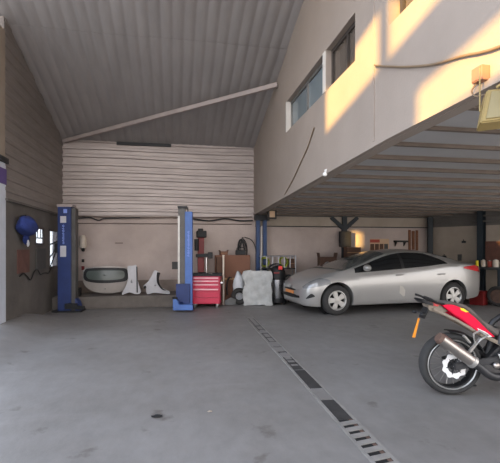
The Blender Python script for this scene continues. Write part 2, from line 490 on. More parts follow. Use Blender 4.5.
# ------------------------------------------------------------------ drain channel
t = thing('drain_channel', 'long narrow floor drain with dark cover plates and slotted grating', 'drain', (1.335, 0, 0), -.0235)
for sg in (-1, 1):
    s = MB(); s.box(sg*.082-.014, sg*.082+.014, 1.6, 8.7, -.02, .006); s.build('kerb', 'concrete_drain', t)
s = MB(); s.box(-.068, .068, 3.35, 8.7, -.02, .0015); s.build('channel_floor', 'floor', t)
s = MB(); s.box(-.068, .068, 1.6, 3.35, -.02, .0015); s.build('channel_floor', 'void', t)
for y0, y1 in ((4.15, 4.79), (3.35, 3.80)):
    s = MB(); s.box(-.064, .064, y0, y1, .002, .007, .002); s.build('cover_plate', 'cover', t)
for y0, y1 in ((3.82, 4.13), (5.4, 5.6), (6.0, 6.3)):
    s = MB(); s.box(-.064, .064, y0, y1, .002, .006); s.build('concrete_fill', 'floor', t)
for y0, y1 in ((4.82, 4.98), (5.06, 5.14), (5.24, 5.28), (5.66, 5.7), (5.98, 6.12), (6.3, 6.34), (6.62, 6.66), (6.95, 7.0), (7.3, 7.34), (7.62, 7.68)):
    s = MB(); s.box(-.06, .06, y0, y1, .0018, .004); s.build('cover_plate', 'cover', t)
yy = 1.62
for gy_ in ((-.055, -.04), (.045, .055)):
    for y0, y1 in ((4.82, 5.7), (5.98, 7.0), (7.2, 8.5)):
        s = MB(); s.box(gy_[0], gy_[1], y0, y1, .0018, .0035); s.build('side_gap', 'cover', t)
while yy < 3.28:
    s = MB(); s.prism([(-.066, yy), (.066, yy+.03), (.066, yy+.092), (-.066, yy+.062)], .0018, .008, 'xy'); s.build('grating_bar', 'concrete_drain', t)
    s = MB(); s.prism([(.03, yy+.088), (.062, yy+.096), (.062, yy+.138), (.03, yy+.13)], .0016, .003, 'xy'); s.build('slot', 'rust', t)
    yy += .115
s = MB(); s.ball((0, 0, 0), .05, (1, .5, .18), 10, .25)
tag(s.build('rubber_scrap', 'black_rubber', loc=(-.15, 3.69, .009)), 'small flat black scrap lying on the bare floor', 'scrap')

s = MB(); s.ball((0, 0, 0), .022, (1, .6, .3), 8, .2)
tag(s.build('paint_chip', 'plaster_right', loc=(.305, 3.72, .006)), 'tiny pale chip lying on the bare floor', 'chip')
# ------------------------------------------------------------------ two-post lift
def glyphs(mb, x, y, z0, z1, w, n, seed):
    rnd = random.Random(seed); h = (z1-z0)/n
    mb.box(x-.004, x+.004, y-.002, y, z0, z1)
    for i in range(n):
        z = z0+i*h; k = rnd.choice((0, 1, 2))
        mb.box(x-w/2, x+w/2, y-.003, y, z+h*.12, z+h*.28)
        if k != 1: mb.box(x-w/2, x+w/2, y-.003, y, z+h*.62, z+h*.78)
        if k != 0: mb.box(x-w/2, x-w/2+w*.25, y-.003, y, z+h*.28, z+h*.62)
t = thing('lift_post', 'blue car lift post with two pale stickers beside the left wall', 'car lift post', (-2.41, 10.2, 0), R(-6))
s = MB(); s.box(-.19, .10, -.12, .12, .02, 2.38, .008); s.build('column', 'lift_blue_dark', t)
s = MB(); s.box(.10, .19, -.08, .12, .02, 2.36, .004); s.build('side_channel', 'lift_grey', t, label='dark grey channel along the inner side of the post')
s = MB(); s.box(-.20, .14, -.14, .14, 2.38, 2.44, .006); s.build('cap', 'brace', t, label='pale grey top cap')
s = MB(); s.box(-.30, .34, -.18, .2, 0, .03, .004); s.build('base_plate', 'steel_dark', t)
s = MB(); s.prism([(.19, .03), (.32, .03), (.24, .25), (.19, .3)], -.1, .1, 'xz'); s.build('gusset', 'lift_blue_dark', t)
for z0, z1 in ((2.02, 2.17), (1.25, 1.50)):
    s = MB(); s.box(-.13, .0, -.124, -.12, z0, z1); s.build('sticker', 'sticker', t, label='pale printed sticker')
s = MB(); glyphs(s, -.06, -.12, 1.54, 1.98, .05, 8, 3); s.build('lettering', 'lettering', t, label='pale vertical lettering')
s = MB(); s.box(-.06, .02, -.124, -.12, 2.24, 2.33); s.build('badge', 'lettering', t)
s = MB(); s.box(-.27, -.19, -.1, .06, 1.34, 1.56, .01); s.build('control_box', 'black_plastic', t)
s = MB(); s.box(.0, .26, -.22, -.121, .08, .2, .01); s.bar((.2, -.18, .12), (.42, -.2, .1), .07, .08); s.build('arm', 'steel_dark', t)

t = thing('lift_post', 'blue car lift post with grey channel behind the red tool cabinet', 'car lift post', (.24, 10.02, 0), R(-6))
s = MB(); s.box(0, .17, -.12, .12, .02, 2.30, .008); s.build('column', 'lift_blue', t)
s = MB(); s.box(-.16, 0, -.09, .12, .02, 2.38, .004); s.build('side_channel', 'lift_grey', t, label='dark grey channel along the left side of the post')
s = MB(); s.box(-.165, -.12, -.11, -.09, .6, 2.2); s.build('rail', 'galv', t)
s = MB(); s.box(-.17, .05, -.13, .13, 2.38, 2.43, .006); s.cyl((.06, -.02, 2.30), (.06, -.02, 2.41), .012, 8); s.build('cap', 'steel_dark', t)
s = MB(); s.box(-.22, .2, -.18, .2, 0, .03, .004); s.build('base_plate', 'lift_blue_dark', t)
s = MB(); s.box(-.20, .12, -.2, -.121, .06, .62, .012); s.build('carriage', 'lift_blue_dark', t)
s = MB(); glyphs(s, .085, -.12, 1.25, 1.85, .05, 10, 9); s.build('lettering', 'lettering', t, label='pale vertical lettering')
s = MB(); s.prism([(-.24, .05), (.20, .05), (.20, .17), (-.10, .17), (-.16, .30), (-.24, .30)], -.46, -.30, 'xz', .008); s.build('arm', 'lift_blue', t)
s = MB(); s.cyl((-.2, -.4, .3), (-.2, -.4, .34), .06, 14); s.build('pad', 'black_rubber', t, 40)
s = MB(); s.bar((-.12, -.32, .12), (-.06, -.19, .16), .08, .1); s.build('arm_pivot', 'lift_blue_dark', t)

# ------------------------------------------------------------------ left wall things
def wallx(y, z): return (XL+.02, y, z)
s = MB(); s.ball((.12, 0, 0), .3, (.5, 1.25, .62), 20, .12)
t = thing('cloth_bundle', 'bulging blue cloth bundle hung on the dark left wall', 'bundle', (XL+.02, 8.42, 1.86))
s.build('bundle', 'blue_cloth', t, 60)
s = MB(); s.ball((.08, 0, 0), .09, (.5, 1.5, 1.2), 12, .2); o = s.build('tail', 'blue_cloth', t, 60, loc=(0, .05, -.23))
s = MB(); s.ball((.1, 0, 0), .045, (.5, 1, 1.4), 10, .2); s.build('tip', 'white_bag', t, 60, loc=(.02, .03, -.32), label='white end of the bundle')
s = MB(); s.cyl((0, 0, .18), (.1, 0, .2), .012, 8); s.build('hook', 'steel_dark', t)
f = MB()
for y in (V0+.015, V1-.015): f.box(XL-.03, XL+.012, y-.025, y+.025, VZ0-.02, VZ1+.02)
for z in (VZ0, VZ1): f.box(XL-.03, XL+.012, V0+.04, V1-.04, z-.025, z+.025)
w5 = struct(f.build('window_5', 'dark_frame'))
for y in (V0+.2, V0+.4):
    g = MB(); g.box(XL-.015, XL-.003, y-.012, y+.012, VZ0+.14, VZ1-.02); g.build('bar', 'steel_dark', w5)
g = MB(); g.box(XL-.015, XL-.003, V0+.04, V1-.04, VZ0+.12, VZ0+.14); g.build('bar', 'steel_dark', w5)
g = MB(); g.box(XL-.025, XL-.021, V0, V1, VZ0, VZ1); g.build('pane', 'pane_clear', w5)
s = MB(); s.box(0, .03, -.3, .3, -.22, .22, .005)
tag(s.build('notice_board', 'board_grey', loc=(XL+.002, 9.62, 1.22)), 'dark grey board fixed low on the left wall below the small window', 'board')
s = MB(); s.box(0, .015, -.32, .32, -.22, .22)
tag(s.build('poster', 'faded_red', loc=(XL+.002, 8.6, 1.2)), 'faded reddish poster below the blue bundle', 'poster')
cp = [(0, -.95+i*.2, .06*math.cos(i*1.25)-.02*i*0+(.03 if i % 3 else -.05)) for i in range(11)]
s = MB(); s.tube(cp, .011, 8, 4)
tag(s.build('wall_cable', 'cable_black', loc=(XL+.03, 9.3, .92), smooth_=60), 'wavy black cable sagging along the lower left wall', 'cable')
# the broken window beside the lift post
f = MB()
f.box(XL-.03, XL+.012, W0-.03, W0+.02, WZ0-.03, WZ1+.03); f.box(XL-.03, XL+.012, W1-.02, W1+.03, WZ0-.03, WZ1+.03)
f.box(XL-.03, XL+.012, W0, W1, WZ0-.03, WZ0+.02); f.box(XL-.03, XL+.012, W0, W1, WZ1-.02, WZ1+.03)
w4 = struct(f.build('window_4', 'dark_frame'))
s = MB(); s.bar((XL-.01, W0, 1.2), (XL-.01, W1, 1.5), .012, .03); s.bar((XL-.01, W0, 1.52), (XL-.01, W1, 1.62), .02, .03); s.bar((XL-.01, W0+.1, 1.0), (XL-.01, W1-.2, 1.35), .02, .02); s.build('grille', 'steel_dark', w4)
s = MB(); s.box(XL-.025, XL-.021, W0, W1, WZ0, WZ1); s.build('pane', 'pane_clear', w4)

# ------------------------------------------------------------------ back wall, left half
s = MB(); s.tube([(-2.5, 0, 2.27), (-1.2, 0, 2.25), (.2, 0, 2.27), (2.1, 0, 2.31)], .016, 8, 4)
tag(s.build('wall_pipe', 'pipe', loc=(0, YB-.06, 0), smooth_=60), 'upper thin pipe running along the back wall under the ribbed sheets', 'pipe', )
s = MB(); s.cyl((-2.5, 0, 2.09), (2.1, 0, 2.11), .012, 8)
tag(s.build('wall_pipe', 'pipe', loc=(0, YB-.02, 0), smooth_=60), 'lower thin pipe running along the back wall behind the lift posts', 'pipe')
s = MB(); s.tube([(-2.55, -.02, 2.2), (-2.2, -.02, 2.24), (-1.95, -.02, 2.17), (-1.8, -.02, 2.22), (-1.3, -.02, 2.24), (-.9, -.02, 2.25)], .018, 8, 5)
tag(s.build('wall_cable', 'cable_black', loc=(0, YB-.06, 0), smooth_=60), 'black cable sagging from the wall pipe near the left lift post', 'cable')
s = MB(); s.tube([(.3, -.02, 2.26), (.9, -.02, 2.19), (1.35, -.02, 2.25), (1.75, -.02, 2.2), (2.12, -.02, 2.21)], .022, 8, 5)
tag(s.build('wall_cable', 'cable_black', loc=(0, YB-.06, 0), smooth_=60), 'black cable drooping along the wall pipe left of the steel posts', 'cable')
t = thing('wall_bottle', 'pale plastic bottle with black cap hung beside the left lift post', 'bottle', (-2.33, YB-.1, 1.45))
s = MB(); s.lathe([(0, -.0), (.075, 0), (.085, .04), (.085, .24), (.05, .31), (.03, .33), (0, .33)], 20); s.build('body', 'can_white', t, 50)
s = MB(); s.lathe([(0, -.09), (.03, -.09), (.04, -.05), (.035, 0), (0, 0)], 14); s.build('cap', 'black_plastic', t, 50)
s = MB(); s.box(-.02, .02, .02, .095, .1, .14); s.build('bracket', 'steel_dark', t)
s = MB(); s.box(-.03, .03, -.03, 0, -.04, .04, .005)
tag(s.build('wall_switch', 'black_plastic', loc=(-2.35, YB-.001, 1.12)), 'small black wall switch under the hanging bottle', 'switch')
s = MB(); s.box(-.035, .035, -.03, 0, -.05, .05, .005)
tag(s.build('wall_socket', 'red_machine', loc=(-2.35, YB-.001, .93)), 'small dark red socket on the wall above the tailgate corner', 'socket')
s = MB(); s.box(-.1, .1, -.02, 0, -.012, .012)
tag(s.build('wall_hook', 'pipe', loc=(-1.45, YB-.001, 1.58)), 'small dark hook bar on bare back wall above the tailgate', 'hook')
t = thing('wall_panel', 'pale panel with a dark sign left of the right lift post', 'panel', (0.02, YB-.001, .98))
s = MB(); s.box(-.14, .16, -.012, 0, -.32, .38); s.build('backing', 'plaster_back', t)
s = MB(); s.box(-.1, .1, -.022, -.012, -.1, .1); s.build('sign', 'board_grey', t)

# tailgate leaning on the back wall
SCL = .0256
def PL(px, py, x0): return ((px-x0)*SCL, (297-py)*SCL)
t = thing('car_tailgate', 'silver car tailgate with dark rear window standing on the concrete ledge', 'tailgate', (-1.672, 10.86, .29))
def hatch_out(sc=1.0):
    P = [(84, 277), (86, 271.5), (92, 269.8), (105, 269), (119, 269.8), (125.5, 271.5), (127.5, 277), (127, 284), (124.5, 291), (120, 293.5), (110, 295), (98, 294), (89, 290), (85, 284)]
    return [PL(x, y, 105.6) for x, y in P]
def bulge(x, z): return .14*math.cos(min(1, abs(x)/.62)*PI/2)+.05*math.sin(min(max(z, 0), .7)/.7*PI)
def plate_mesh(poly, th, fn, ox=0, oz=0, k=10):
    """a curved plate cut to an outline: fan of rings shrunk to its centre"""
    P = smooth([Vector((a, b, 0)) for a, b in poly], 4, True)
    c = sum(P, Vector())/len(P); m = MB(); rows = []
    for i in range(k+1):
        f = 1-i/k*.9995
        rows.append([(c.x+(p.x-c.x)*f, -fn(c.x+(p.x-c.x)*f, c.y+(p.y-c.y)*f), c.y+(p.y-c.y)*f) for p in P+[P[0]]])
    back = [[(x, y+th, z) for x, y, z in r] for r in rows]
    m.grid(rows+back[::-1]); bmesh.ops.remove_doubles(m.bm, verts=m.bm.verts[:], dist=2e-4)
    return m
plate_mesh(hatch_out(), .03, bulge).build('shell', 'hatch_paint', t, 45)
sur = [PL(x, y, 105.6) for x, y in [(85.3, 277), (87, 272), (93, 270.8), (105, 270.4), (118, 270.8), (124.5, 272), (126.2, 277), (125, 283), (115, 284.6), (104, 285), (93, 284.2), (86.5, 282)]]
plate_mesh(sur, .012, lambda x, z: bulge(x, z)+.018).build('window_surround', 'black_plastic', t, 45)
gl = [PL(x, y, 105.6) for x, y in [(88, 277), (89.5, 273.9), (94, 273.2), (105, 273), (117, 273.2), (121.8, 273.9), (123.2, 277), (121.8, 280.8), (114, 282), (104, 282.3), (94, 281.8), (89.5, 280.3)]]
plate_mesh(gl, .008, lambda x, z: bulge(x, z)+.03).build('rear_glass', 'hatch_glass', t, 45)
s = MB(); s.ball((0, -.20, .17), .014, (1, 1, 1), 10); s.build('lock', 'chrome', t, 60)
s = MB(); s.box(-.15, .15, -.215, -.19, .1, .125, .004); s.build('handle_strip', 'hatch_paint', t)
# two loose fenders
t = thing('car_fender', 'upright white fender panel with black edge right of the tailgate', 'fender', (-1.078, 10.74, .295))
fo = [(128.5, 270), (133, 269), (137, 269.2), (137.8, 283), (140.5, 294.5), (136, 296.2), (130, 294.4), (123, 296.4), (127, 288), (129, 280)]
FB = [PL(x, y, 131) for x, y in fo]
plate_mesh(FB, .02, lambda x, z: .08*math.cos(x*4)+.05*z, k=6).build('panel', 'white_paint', t, 45)
s = MB(); s.tube([(.155, -.11, .70), (.16, -.10, .4), (.165, -.1, .06)], .014, 8, 4); s.build('edge_strip', 'black_plastic', t, 60)
t = thing('car_fender', 'white front fender with a black curved wheel arch edge on the ledge', 'fender', (-.457, 10.74, .295))
fo = [(154.4, 273.6), (158.6, 275.5), (156.9, 280), (157, 286), (160.7, 291.2), (167.7, 293.8), (168.6, 296.8), (161, 296), (153.7, 295.2), (147.4, 296.4), (146, 291), (144, 288.5), (148, 284.5), (151.6, 279)]
FB = [PL(x, y, 156) for x, y in fo]
plate_mesh(FB, .02, lambda x, z: .09*math.cos(x*3.5)+.04*z, k=6).build('panel', 'white_paint', t, 45)
s = MB(); s.tube([PL(a, b2, 156)[:1]+(-.11,)+PL(a, b2, 156)[1:] for a, b2 in ((158.4, 275.6), (157.6, 280), (158, 286), (161.6, 291.4), (165, 292.8))], lambda u: .035*(1-u)+.008, 8, 4); s.build('arch_edge', 'black_plastic', t, 60)
s = MB(); s.ball((PL(145.5, 289.5, 156)[0], -.13, PL(145.5, 289.5, 156)[1]), .05, (.6, .4, .8), 10); s.build('hole', 'black_plastic', t, 60)
s = MB(); s.box(-.13, .13, -.12, .12, 0, .2, .015)
tag(s.build('plastic_crate', 'black_plastic', loc=(-2.37, 10.68, .29)), 'low black plastic crate left of the tailgate', 'crate')

# ------------------------------------------------------------------ red tool cabinet
t = thing('tool_cabinet', 'red rolling tool cabinet with pale drawer handles in front of the lift post', 'tool cabinet', (.77, 10.36, 0), R(-10))
s = MB(); s.box(-.34, .34, -.2, .22, .1, .77, .008); s.build('body', 'red_box', t)
zz = .755
for h in (.075, .085, .115, .09, .135, .15):
    s = MB(); s.box(-.325, .325, -.225, -.2, zz-h+.008, zz, .004); d = s.build('drawer', 'red_box', t)
    if h < .13:
        s = MB(); s.box(-.30, .30, -.245, -.225, zz-.045, zz-.012, .004); s.build('handle', 'red_strip', d, label='pale silver-pink handle strip')
    else:
        s = MB(); s.box(-.30, .30, -.235, -.225, zz-.022, zz-.012); s.build('handle', 'red_box', d)
    zz -= h
s = MB(); s.box(-.37, .37, -.24, .25, .77, .80, .008); s.box(-.37, .37, -.24, -.22, .80, .82); s.box(-.37, .37, .23, .25, .80, .83); s.build('top_tray', 'black_plastic', t)
for x in (-.27, .27):
    for y in (-.15, .17):
        s = MB(); s.box(x-.03, x+.03, y-.02, y+.02, .07, .1); c1 = s.build('caster', 'galv', t)
        s = MB(); s.cyl((x-.018, y, .042), (x+.018, y, .042), .042, 16); s.build('wheel', 'grey_plastic', c1, 40)
s = MB(); s.tube([(.34, -.1, .6), (.39, -.1, .6), (.39, .12, .6), (.34, .12, .6)], .012, 8, 1); s.build('side_handle', 'chrome', t, 40)
T0 = Matrix.Translation((.77, 10.36, 0)) @ Matrix.Rotation(R(-10), 4, 'Z')
for i, (x, y, L_, a, lab) in enumerate(((-.24, -.05, .16, 20, 'black wrench lying at the left end of the cabinet top'), (-.02, .06, .2, -12, 'black ratchet lying in the middle of the cabinet top'), (.22, .02, .16, 35, 'black pliers lying at the right end of the cabinet top'))):
    s = MB(); s.bar((-L_/2, 0, .012), (L_/2, 0, .012), .02, .03, .004); s.cyl((L_/2, 0, 0), (L_/2, 0, .028), .03, 12); s.cyl((-L_/2, 0, 0), (-L_/2, 0, .024), .022, 12)
    o = s.build(('wrench', 'ratchet', 'pliers')[i], 'steel_dark', loc=T0 @ Vector((x, y, .804)), rotz=R(a)); tag(o, lab, 'tool', 'hand tools on the red cabinet')
s = MB(); s.lathe([(0, 0), (.05, 0), (.055, .03), (.04, .035), (0, .03)], 18)
tag(s.build('parts_dish', 'chrome', loc=T0 @ Vector((.1, -.16, .802)), smooth_=40), 'small shiny dish on the cabinet top', 'dish')

# ------------------------------------------------------------------ tyre changer behind
t = thing('tyre_changer', 'dark red tyre changer column behind the tool cabinet', 'tyre changer', (.68, 11.0, 0))
s = MB(); s.box(-.25, .3, -.2, .25, 0, .75, .02); s.build('cabinet', 'red_machine', t)
s = MB(); s.box(-.09, .07, .02, .18, .75, 1.75, .01); s.build('column', 'red_machine', t)
s = MB(); s.box(-.13, .13, -.1, .2, 1.72, 1.9, .03); s.cyl((-.02, .1, 1.9), (-.02, .1, 1.96), .07, 14); s.build('head', 'black_plastic', t)
s = MB(); s.cyl((-.13, -.05, 1.38), (-.13, -.05, 1.68), .06, 14); s.build('cylinder', 'black_plastic', t, 40)
s = MB(); s.bar((-.15, -.05, 1.25), (.26, -.1, 1.27), .07, .09, .01); s.box(.16, .28, -.14, -.05, 1.18, 1.34, .01); s.build('mount_arm', 'steel_dark', t)
s = MB(); s.cyl((.12, -.05, .8), (.12, -.05, 1.2), .02, 10); s.build('tool_rod', 'chrome', t, 40)
s = MB(); s.lathe([(0, .75), (.2, .75), (.2, .8), (.06, .82), (0, .82)], 24); s.build('turntable', 'steel_dark', t, 40)

# ------------------------------------------------------------------ cartons and odds and ends in the middle
def carton(name, lab, loc, w, d, h, m='cardboard', rz=0, flap=0, group=None):
    t = thing(name, lab, 'cardboard box', loc, rz, group)
    s = MB(); s.box(-w/2, w/2, -d/2, d/2, 0, h, .006); s.build('body', m, t)
    s = MB(); s.box(-w/2-.001, w/2+.001, -d/2-.003, -d/2+.02, h*.48, h*.52); s.build('tape', 'tape', t)
    for sg in ((-1, 1) if flap else ()):
        s = MB(); s.bar((sg*w/2, 0, h), (sg*(w/2+.02), 0, h+flap), d*.96, .006); s.build('flap', m, t)
    return t
carton('cardboard_box', 'large flat brown carton standing behind the foil sheet', (1.52, 11.2, 0), .94, .16, 1.26)
carton('cardboard_box', 'small brown carton on top of the tall carton behind the tool cabinet', (1.28, 11.2, 1.26), .2, .14, .1, 'cardboard', .2, .03)
carton('cardboard_box', 'brown carton on the floor just right of the tyre changer', (1.13, 10.86, 0), .15, .2, 1.22, 'cardboard_dark')
s = MB(); s.cyl((0, 0, 0), (0, 0, 1.25), .024, 12); s.cyl((0, 0, 1.25), (0, 0, 1.27), .03, 12)
tag(s.build('plastic_pipe', 'can_white', loc=(1.22, 10.7, 0), smooth_=40), 'thin white pipe standing upright before the brown cartons', 'pipe')
t = thing('cable_coil', 'coil of black cable hung on the back wall above the large carton', 'cable coil', (1.83, YB-.08, 1.45))
for i in range(5):
    a = random.uniform(-.3, .3)
    s = MB(); n = 22; rx, rz_ = .08+.06*random.random(), .20+.09*random.random()
    ox_, oz_ = random.uniform(-.05, .05), random.uniform(-.08, .03); s.tube([(ox_+rx*math.cos(2*PI*k/n)+a*.3*rz_*math.sin(2*PI*k/n), -.012*i, oz_+rz_*math.sin(2*PI*k/n)) for k in range(n)], .012, 6, 1, True); s.build('loop', 'cable_black', t, 60)
s = MB(); s.tube([(.05, -.02, .3), (.25, -.02, .22), (.36, -.01, 0), (.38, 0, -.3)], .011, 6, 5); s.build('tail', 'cable_black', t, 60)
s = MB(); s.cyl((0, .07, .28), (0, -.07, .28), .018, 8); s.build('hook', 'steel_dark', t)
t = thing('charger_box', 'small black charger box on top of the large carton', 'box', (1.74, 11.2, 1.262))
s = MB(); s.box(-.13, .13, -.07, .07, 0, .13, .01); s.build('case', 'black_plastic', t)
s = MB(); s.tube([(-.1, 0, .13), (-.08, 0, .2), (.08, 0, .2), (.1, 0, .13)], .01, 8, 4); s.build('handle', 'black_plastic', t, 60)
# black liner, tyre and grey piece
s = MB(); rows = []
for i in range(15):
    a = R(-30+i*9); rows.append([(.15-.13*math.cos(a), y, .27+.42*math.sin(a*.9+.35)) for y in (-.1, -.03, .03, .1)])
s.grid(rows, thick=.02)
tag(s.build('arch_liner', 'black_plastic', loc=(1.30, 10.92, 0), smooth_=50), 'black curved plastic wheel arch liner left of the foil sheet', 'arch liner')
def torus(mb, R0, r0, mtx, seg=32, rs=12, flat=1.0):
    prof = [(R0+r0*math.cos(2*PI*k/rs), r0*flat*math.sin(2*PI*k/rs)) for k in range(rs+1)]
    mb.lathe(prof, seg, mtx); return mb
s = MB(); torus(s, .155, .06, Matrix.Translation((0, 0, .218)) @ Matrix.Rotation(R(78), 4, 'X'), 32, 12, 1.2)
tag(s.build('small_tyre', 'tyre', loc=(1.62, 10.62, .0), smooth_=50), 'small black tyre leaning at the foot of the foil sheet', 'tyre')
s = MB(); s.grid([[(-.14+.28*i/8, -.05*math.sin(i*.5)-.02*j, .02+.2*(j/5)*(1-.35*abs(i-4)/4)) for i in range(9)] for j in range(6)], thick=.012)
tag(s.build('bumper_piece', 'grey_plastic', loc=(1.37, 10.5, 0), smooth_=50), 'grey broken bumper piece on the floor right of the tool cabinet', 'bumper')
s = MB(); s.ball((0, 0, .42), .17, (.9, .55, 2.45), 18, .1)
tag(s.build('plastic_sack', 'white_bag', loc=(1.64, 10.86, .0), smooth_=60), 'tall pale plastic sack bulging behind the left edge of the foil sheet', 'sack')
# big wrapped sheet
s = MB(); rows = []
for j in range(15):
    z = .86*j/14
    rows.append([(-.36+.72*i/14+.016*math.sin(j*.9+i*.2)*(1 if i in (0, 14) else .6), .02*math.sin(i*1.3+j*.7)+.018*math.sin(i*.6-j*1.4)-.1*(1-j/14), max(0.003, z+(.02*math.sin(i*.8) if j in (0, 14) else 0)+.004)) for i in range(15)])
s.grid(rows, thick=.05)
o = tag(s.build('insulation_sheet', 'foil', loc=(2.07, 10.5, .0), rotz=R(-10), smooth_=60), 'large crumpled off-white foil sheet standing on the floor beside the vacuum', 'sheet')

# ------------------------------------------------------------------ wire trolley with hoses and the vacuum
t = thing('wire_trolley', 'grey wire trolley with an open rail standing along the back wall', 'trolley', (2.72, 11.08, 0))
for x in (-.48, .48):
    for y in (-.17, .17):
        s = MB(); s.cyl((x, y, .0), (x, y, 1.25), .016, 8); s.build('leg', 'wire', t, 40)
for i in range(5):
    x = -.32+.16*i
    s = MB(); s.bar((x, -.17, .92), (x, -.17, 1.22), .03, .012); s.build('bar', 'wire', t)
s = MB()
s.tube([(-.48, -.17, 1.23), (.48, -.17, 1.23), (.48, .17, 1.23), (-.48, .17, 1.23)], .014, 8, 1, True); s.build('top_rail', 'wire', t, 40)
for z in (.9, .3):
    s = MB(); s.box(-.49, .49, -.18, .18, z-.015, z+.005); s.build('shelf', 'steel_dark', t)
for i, (x, lab) in enumerate(((-.34, 'lime green hose coiled at the left end of the wire trolley'), (.18, 'lime green hose coiled at the right end of the wire trolley'))):
    s = MB(); n = 40
    s.tube([((.11+.012*math.sin(k*.5))*math.cos(k*2*PI/13), .06*math.sin(k*.7)+.0, .14+(.1+.01*(k % 5))*math.sin(k*2*PI/13)) for k in range(n)], .018, 7, 2)
    tag(s.build('air_hose', 'lime', loc=(2.72+x, 11.08, .93), smooth_=60), lab, 'hose', 'lime hoses on the wire trolley')
t = thing('workshop_vacuum', 'black and steel workshop vacuum with red switch in front of the wire trolley', 'vacuum cleaner', (2.62, 10.56, 0), R(-10))
s = MB(); s.lathe([(0, .1), (.17, .1), (.185, .13), (.185, .66), (0, .66)], 32); s.build('drum', 'stainless', t, 40)
s = MB(); s.lathe([(0, .64), (.20, .64), (.205, .72), (.19, .84), (.15, .95), (.07, 1.0), (0, 1.0)], 32); s.build('motor_head', 'black_plastic', t, 40)
s = MB(); s.box(-.12, .02, -.225, -.19, .80, .84, .004); s.build('latch', 'red_machine', t)
s = MB(); s.box(.0, .1, -.2, -.1, .9, .99, .01); s.build('switch', 'red_plastic', t)
s = MB(); s.lathe([(.185, .06), (.22, .06), (.22, .16), (.185, .16), (.185, .06)], 32); s.build('base_ring', 'black_plastic', t, 40)
for i in range(4):
    a = PI/4+i*PI/2; s = MB(); s.ball((.19*math.cos(a), .19*math.sin(a), .032), .032, (1, 1, 1), 10); s.build('caster', 'black_rubber', t, 60)
s = MB(); s.tube([(.19, -.02, .72), (.33, -.08, .72), (.38, -.02, .4), (.3, .1, .12), (.3, .25, .06)], .03, 10, 5); s.build('hose', 'black_rubber', t, 60)
s = MB(); s.tube([(-.19, 0, .7), (-.27, -.04, .85), (-.18, -.02, 1.0), (-.02, 0, 1.04), (.1, 0, .99)], .02, 8, 5); s.build('handle', 'black_plastic', t, 60)
carton('storage_crate', 'dark wooden crate standing at the right end of the wire trolley', (3.12, 11.1, .906), .14, .2, .25, 'cardboard_dark')['category'] = 'crate'
s = MB(); s.box(-.16, .16, -.12, .12, 0, .7, .01)
tag(s.build('battery_pack', 'black_plastic', loc=(3.26, 10.72, 0)), 'tall black box between the vacuum and the car nose', 'box')

# ------------------------------------------------------------------ behind the car
carton('cardboard_box', 'tall brown carton standing behind the car bonnet', (4.17, 11.15, 0), .46, .4, 1.2, 'cardboard_dark', R(-8), .12)
carton('cardboard_box', 'smaller brown carton standing between the tall carton and the grey locker behind the car', (4.59, 11.1, .0), .26, .34, 1.05, 'cardboard', R(0), .08)
carton('cardboard_box', 'brown carton below the black loudspeaker behind the car', (4.86, 11.02, 1.18), .4, .26, .29, 'cardboard_dark')
s = MB(); s.box(-.25, .25, -.2, .2, 0, 1.18, .01)
tag(s.build('steel_locker', 'board_grey', loc=(5.0, 11.02, 0)), 'grey steel locker under the carton behind the car', 'locker')
t = thing('loudspeaker', 'black loudspeaker box on the column behind the car', 'loudspeaker', (4.78, 11.31, 1.48))
s = MB(); s.box(-.17, .15, -.06, .06, 0, .44, .01); s.build('cabinet', 'black_plastic', t)
for z, r in ((.14, .1), (.33, .05)):
    s = MB(); s.cyl((0, -.06, z), (0, -.068, z), r, 20); s.build('speaker_cone', 'steel_dark', t, 40)
t = thing('poster', 'red and pale poster with brown boxes right of the sunlit patch', 'poster', (5.92, YB-.001, 1.52))
s = MB(); s.box(-.30, .30, -.012, 0, -.14, .2); s.build('sheet', 'paper_warm', t)
s = MB(); s.box(-.30, .0, -.02, -.012, .09, .18); s.build('headline', 'paper_red', t)
for i in range(4):
    s = MB(); s.box(-.29+.145*i, -.17+.145*i, -.02, -.012, -.13, .05); s.build('picture', 'cardboard_dark' if i < 3 else 'board_grey', t)
t = thing('wall_shelf', 'small black wall shelf left of the hanging wooden slats', 'shelf', (6.56, YB-.001, 1.62))
s = MB(); s.box(-.19, .19, -.16, 0, 0, .05); s.build('board', 'black_plastic', t)
for x in (-.14, .14):
    s = MB(); s.prism([(0, 0), (-.12, 0), (0, -.12)], x-.01, x+.01, 'yz'); s.build('bracket', 'steel_dark', t)
s = MB(); s.box(-.08, .08, -.07, 0, -.05, .05, .01)
tag(s.build('wall_box', 'black_plastic', loc=(6.5, YB-.001, 1.36)), 'small black box on the wall below the shelf', 'box')
for i, (x, w, h) in enumerate(((6.88, .07, .62), (7.0, .08, .56), (7.12, .07, .60))):
    s = MB(); s.box(-w/2, w/2, -.03, 0, -h/2, h/2, .004)
    tag(s.build('wooden_slat', 'wood', loc=(x, YB-.001, 1.68)), ('left brown wooden slat hanging on wall above car roof', 'middle brown wooden slat hanging on wall above car roof', 'right brown wooden slat hanging nearest the corner column')[i], 'slat', 'hanging wooden slats')
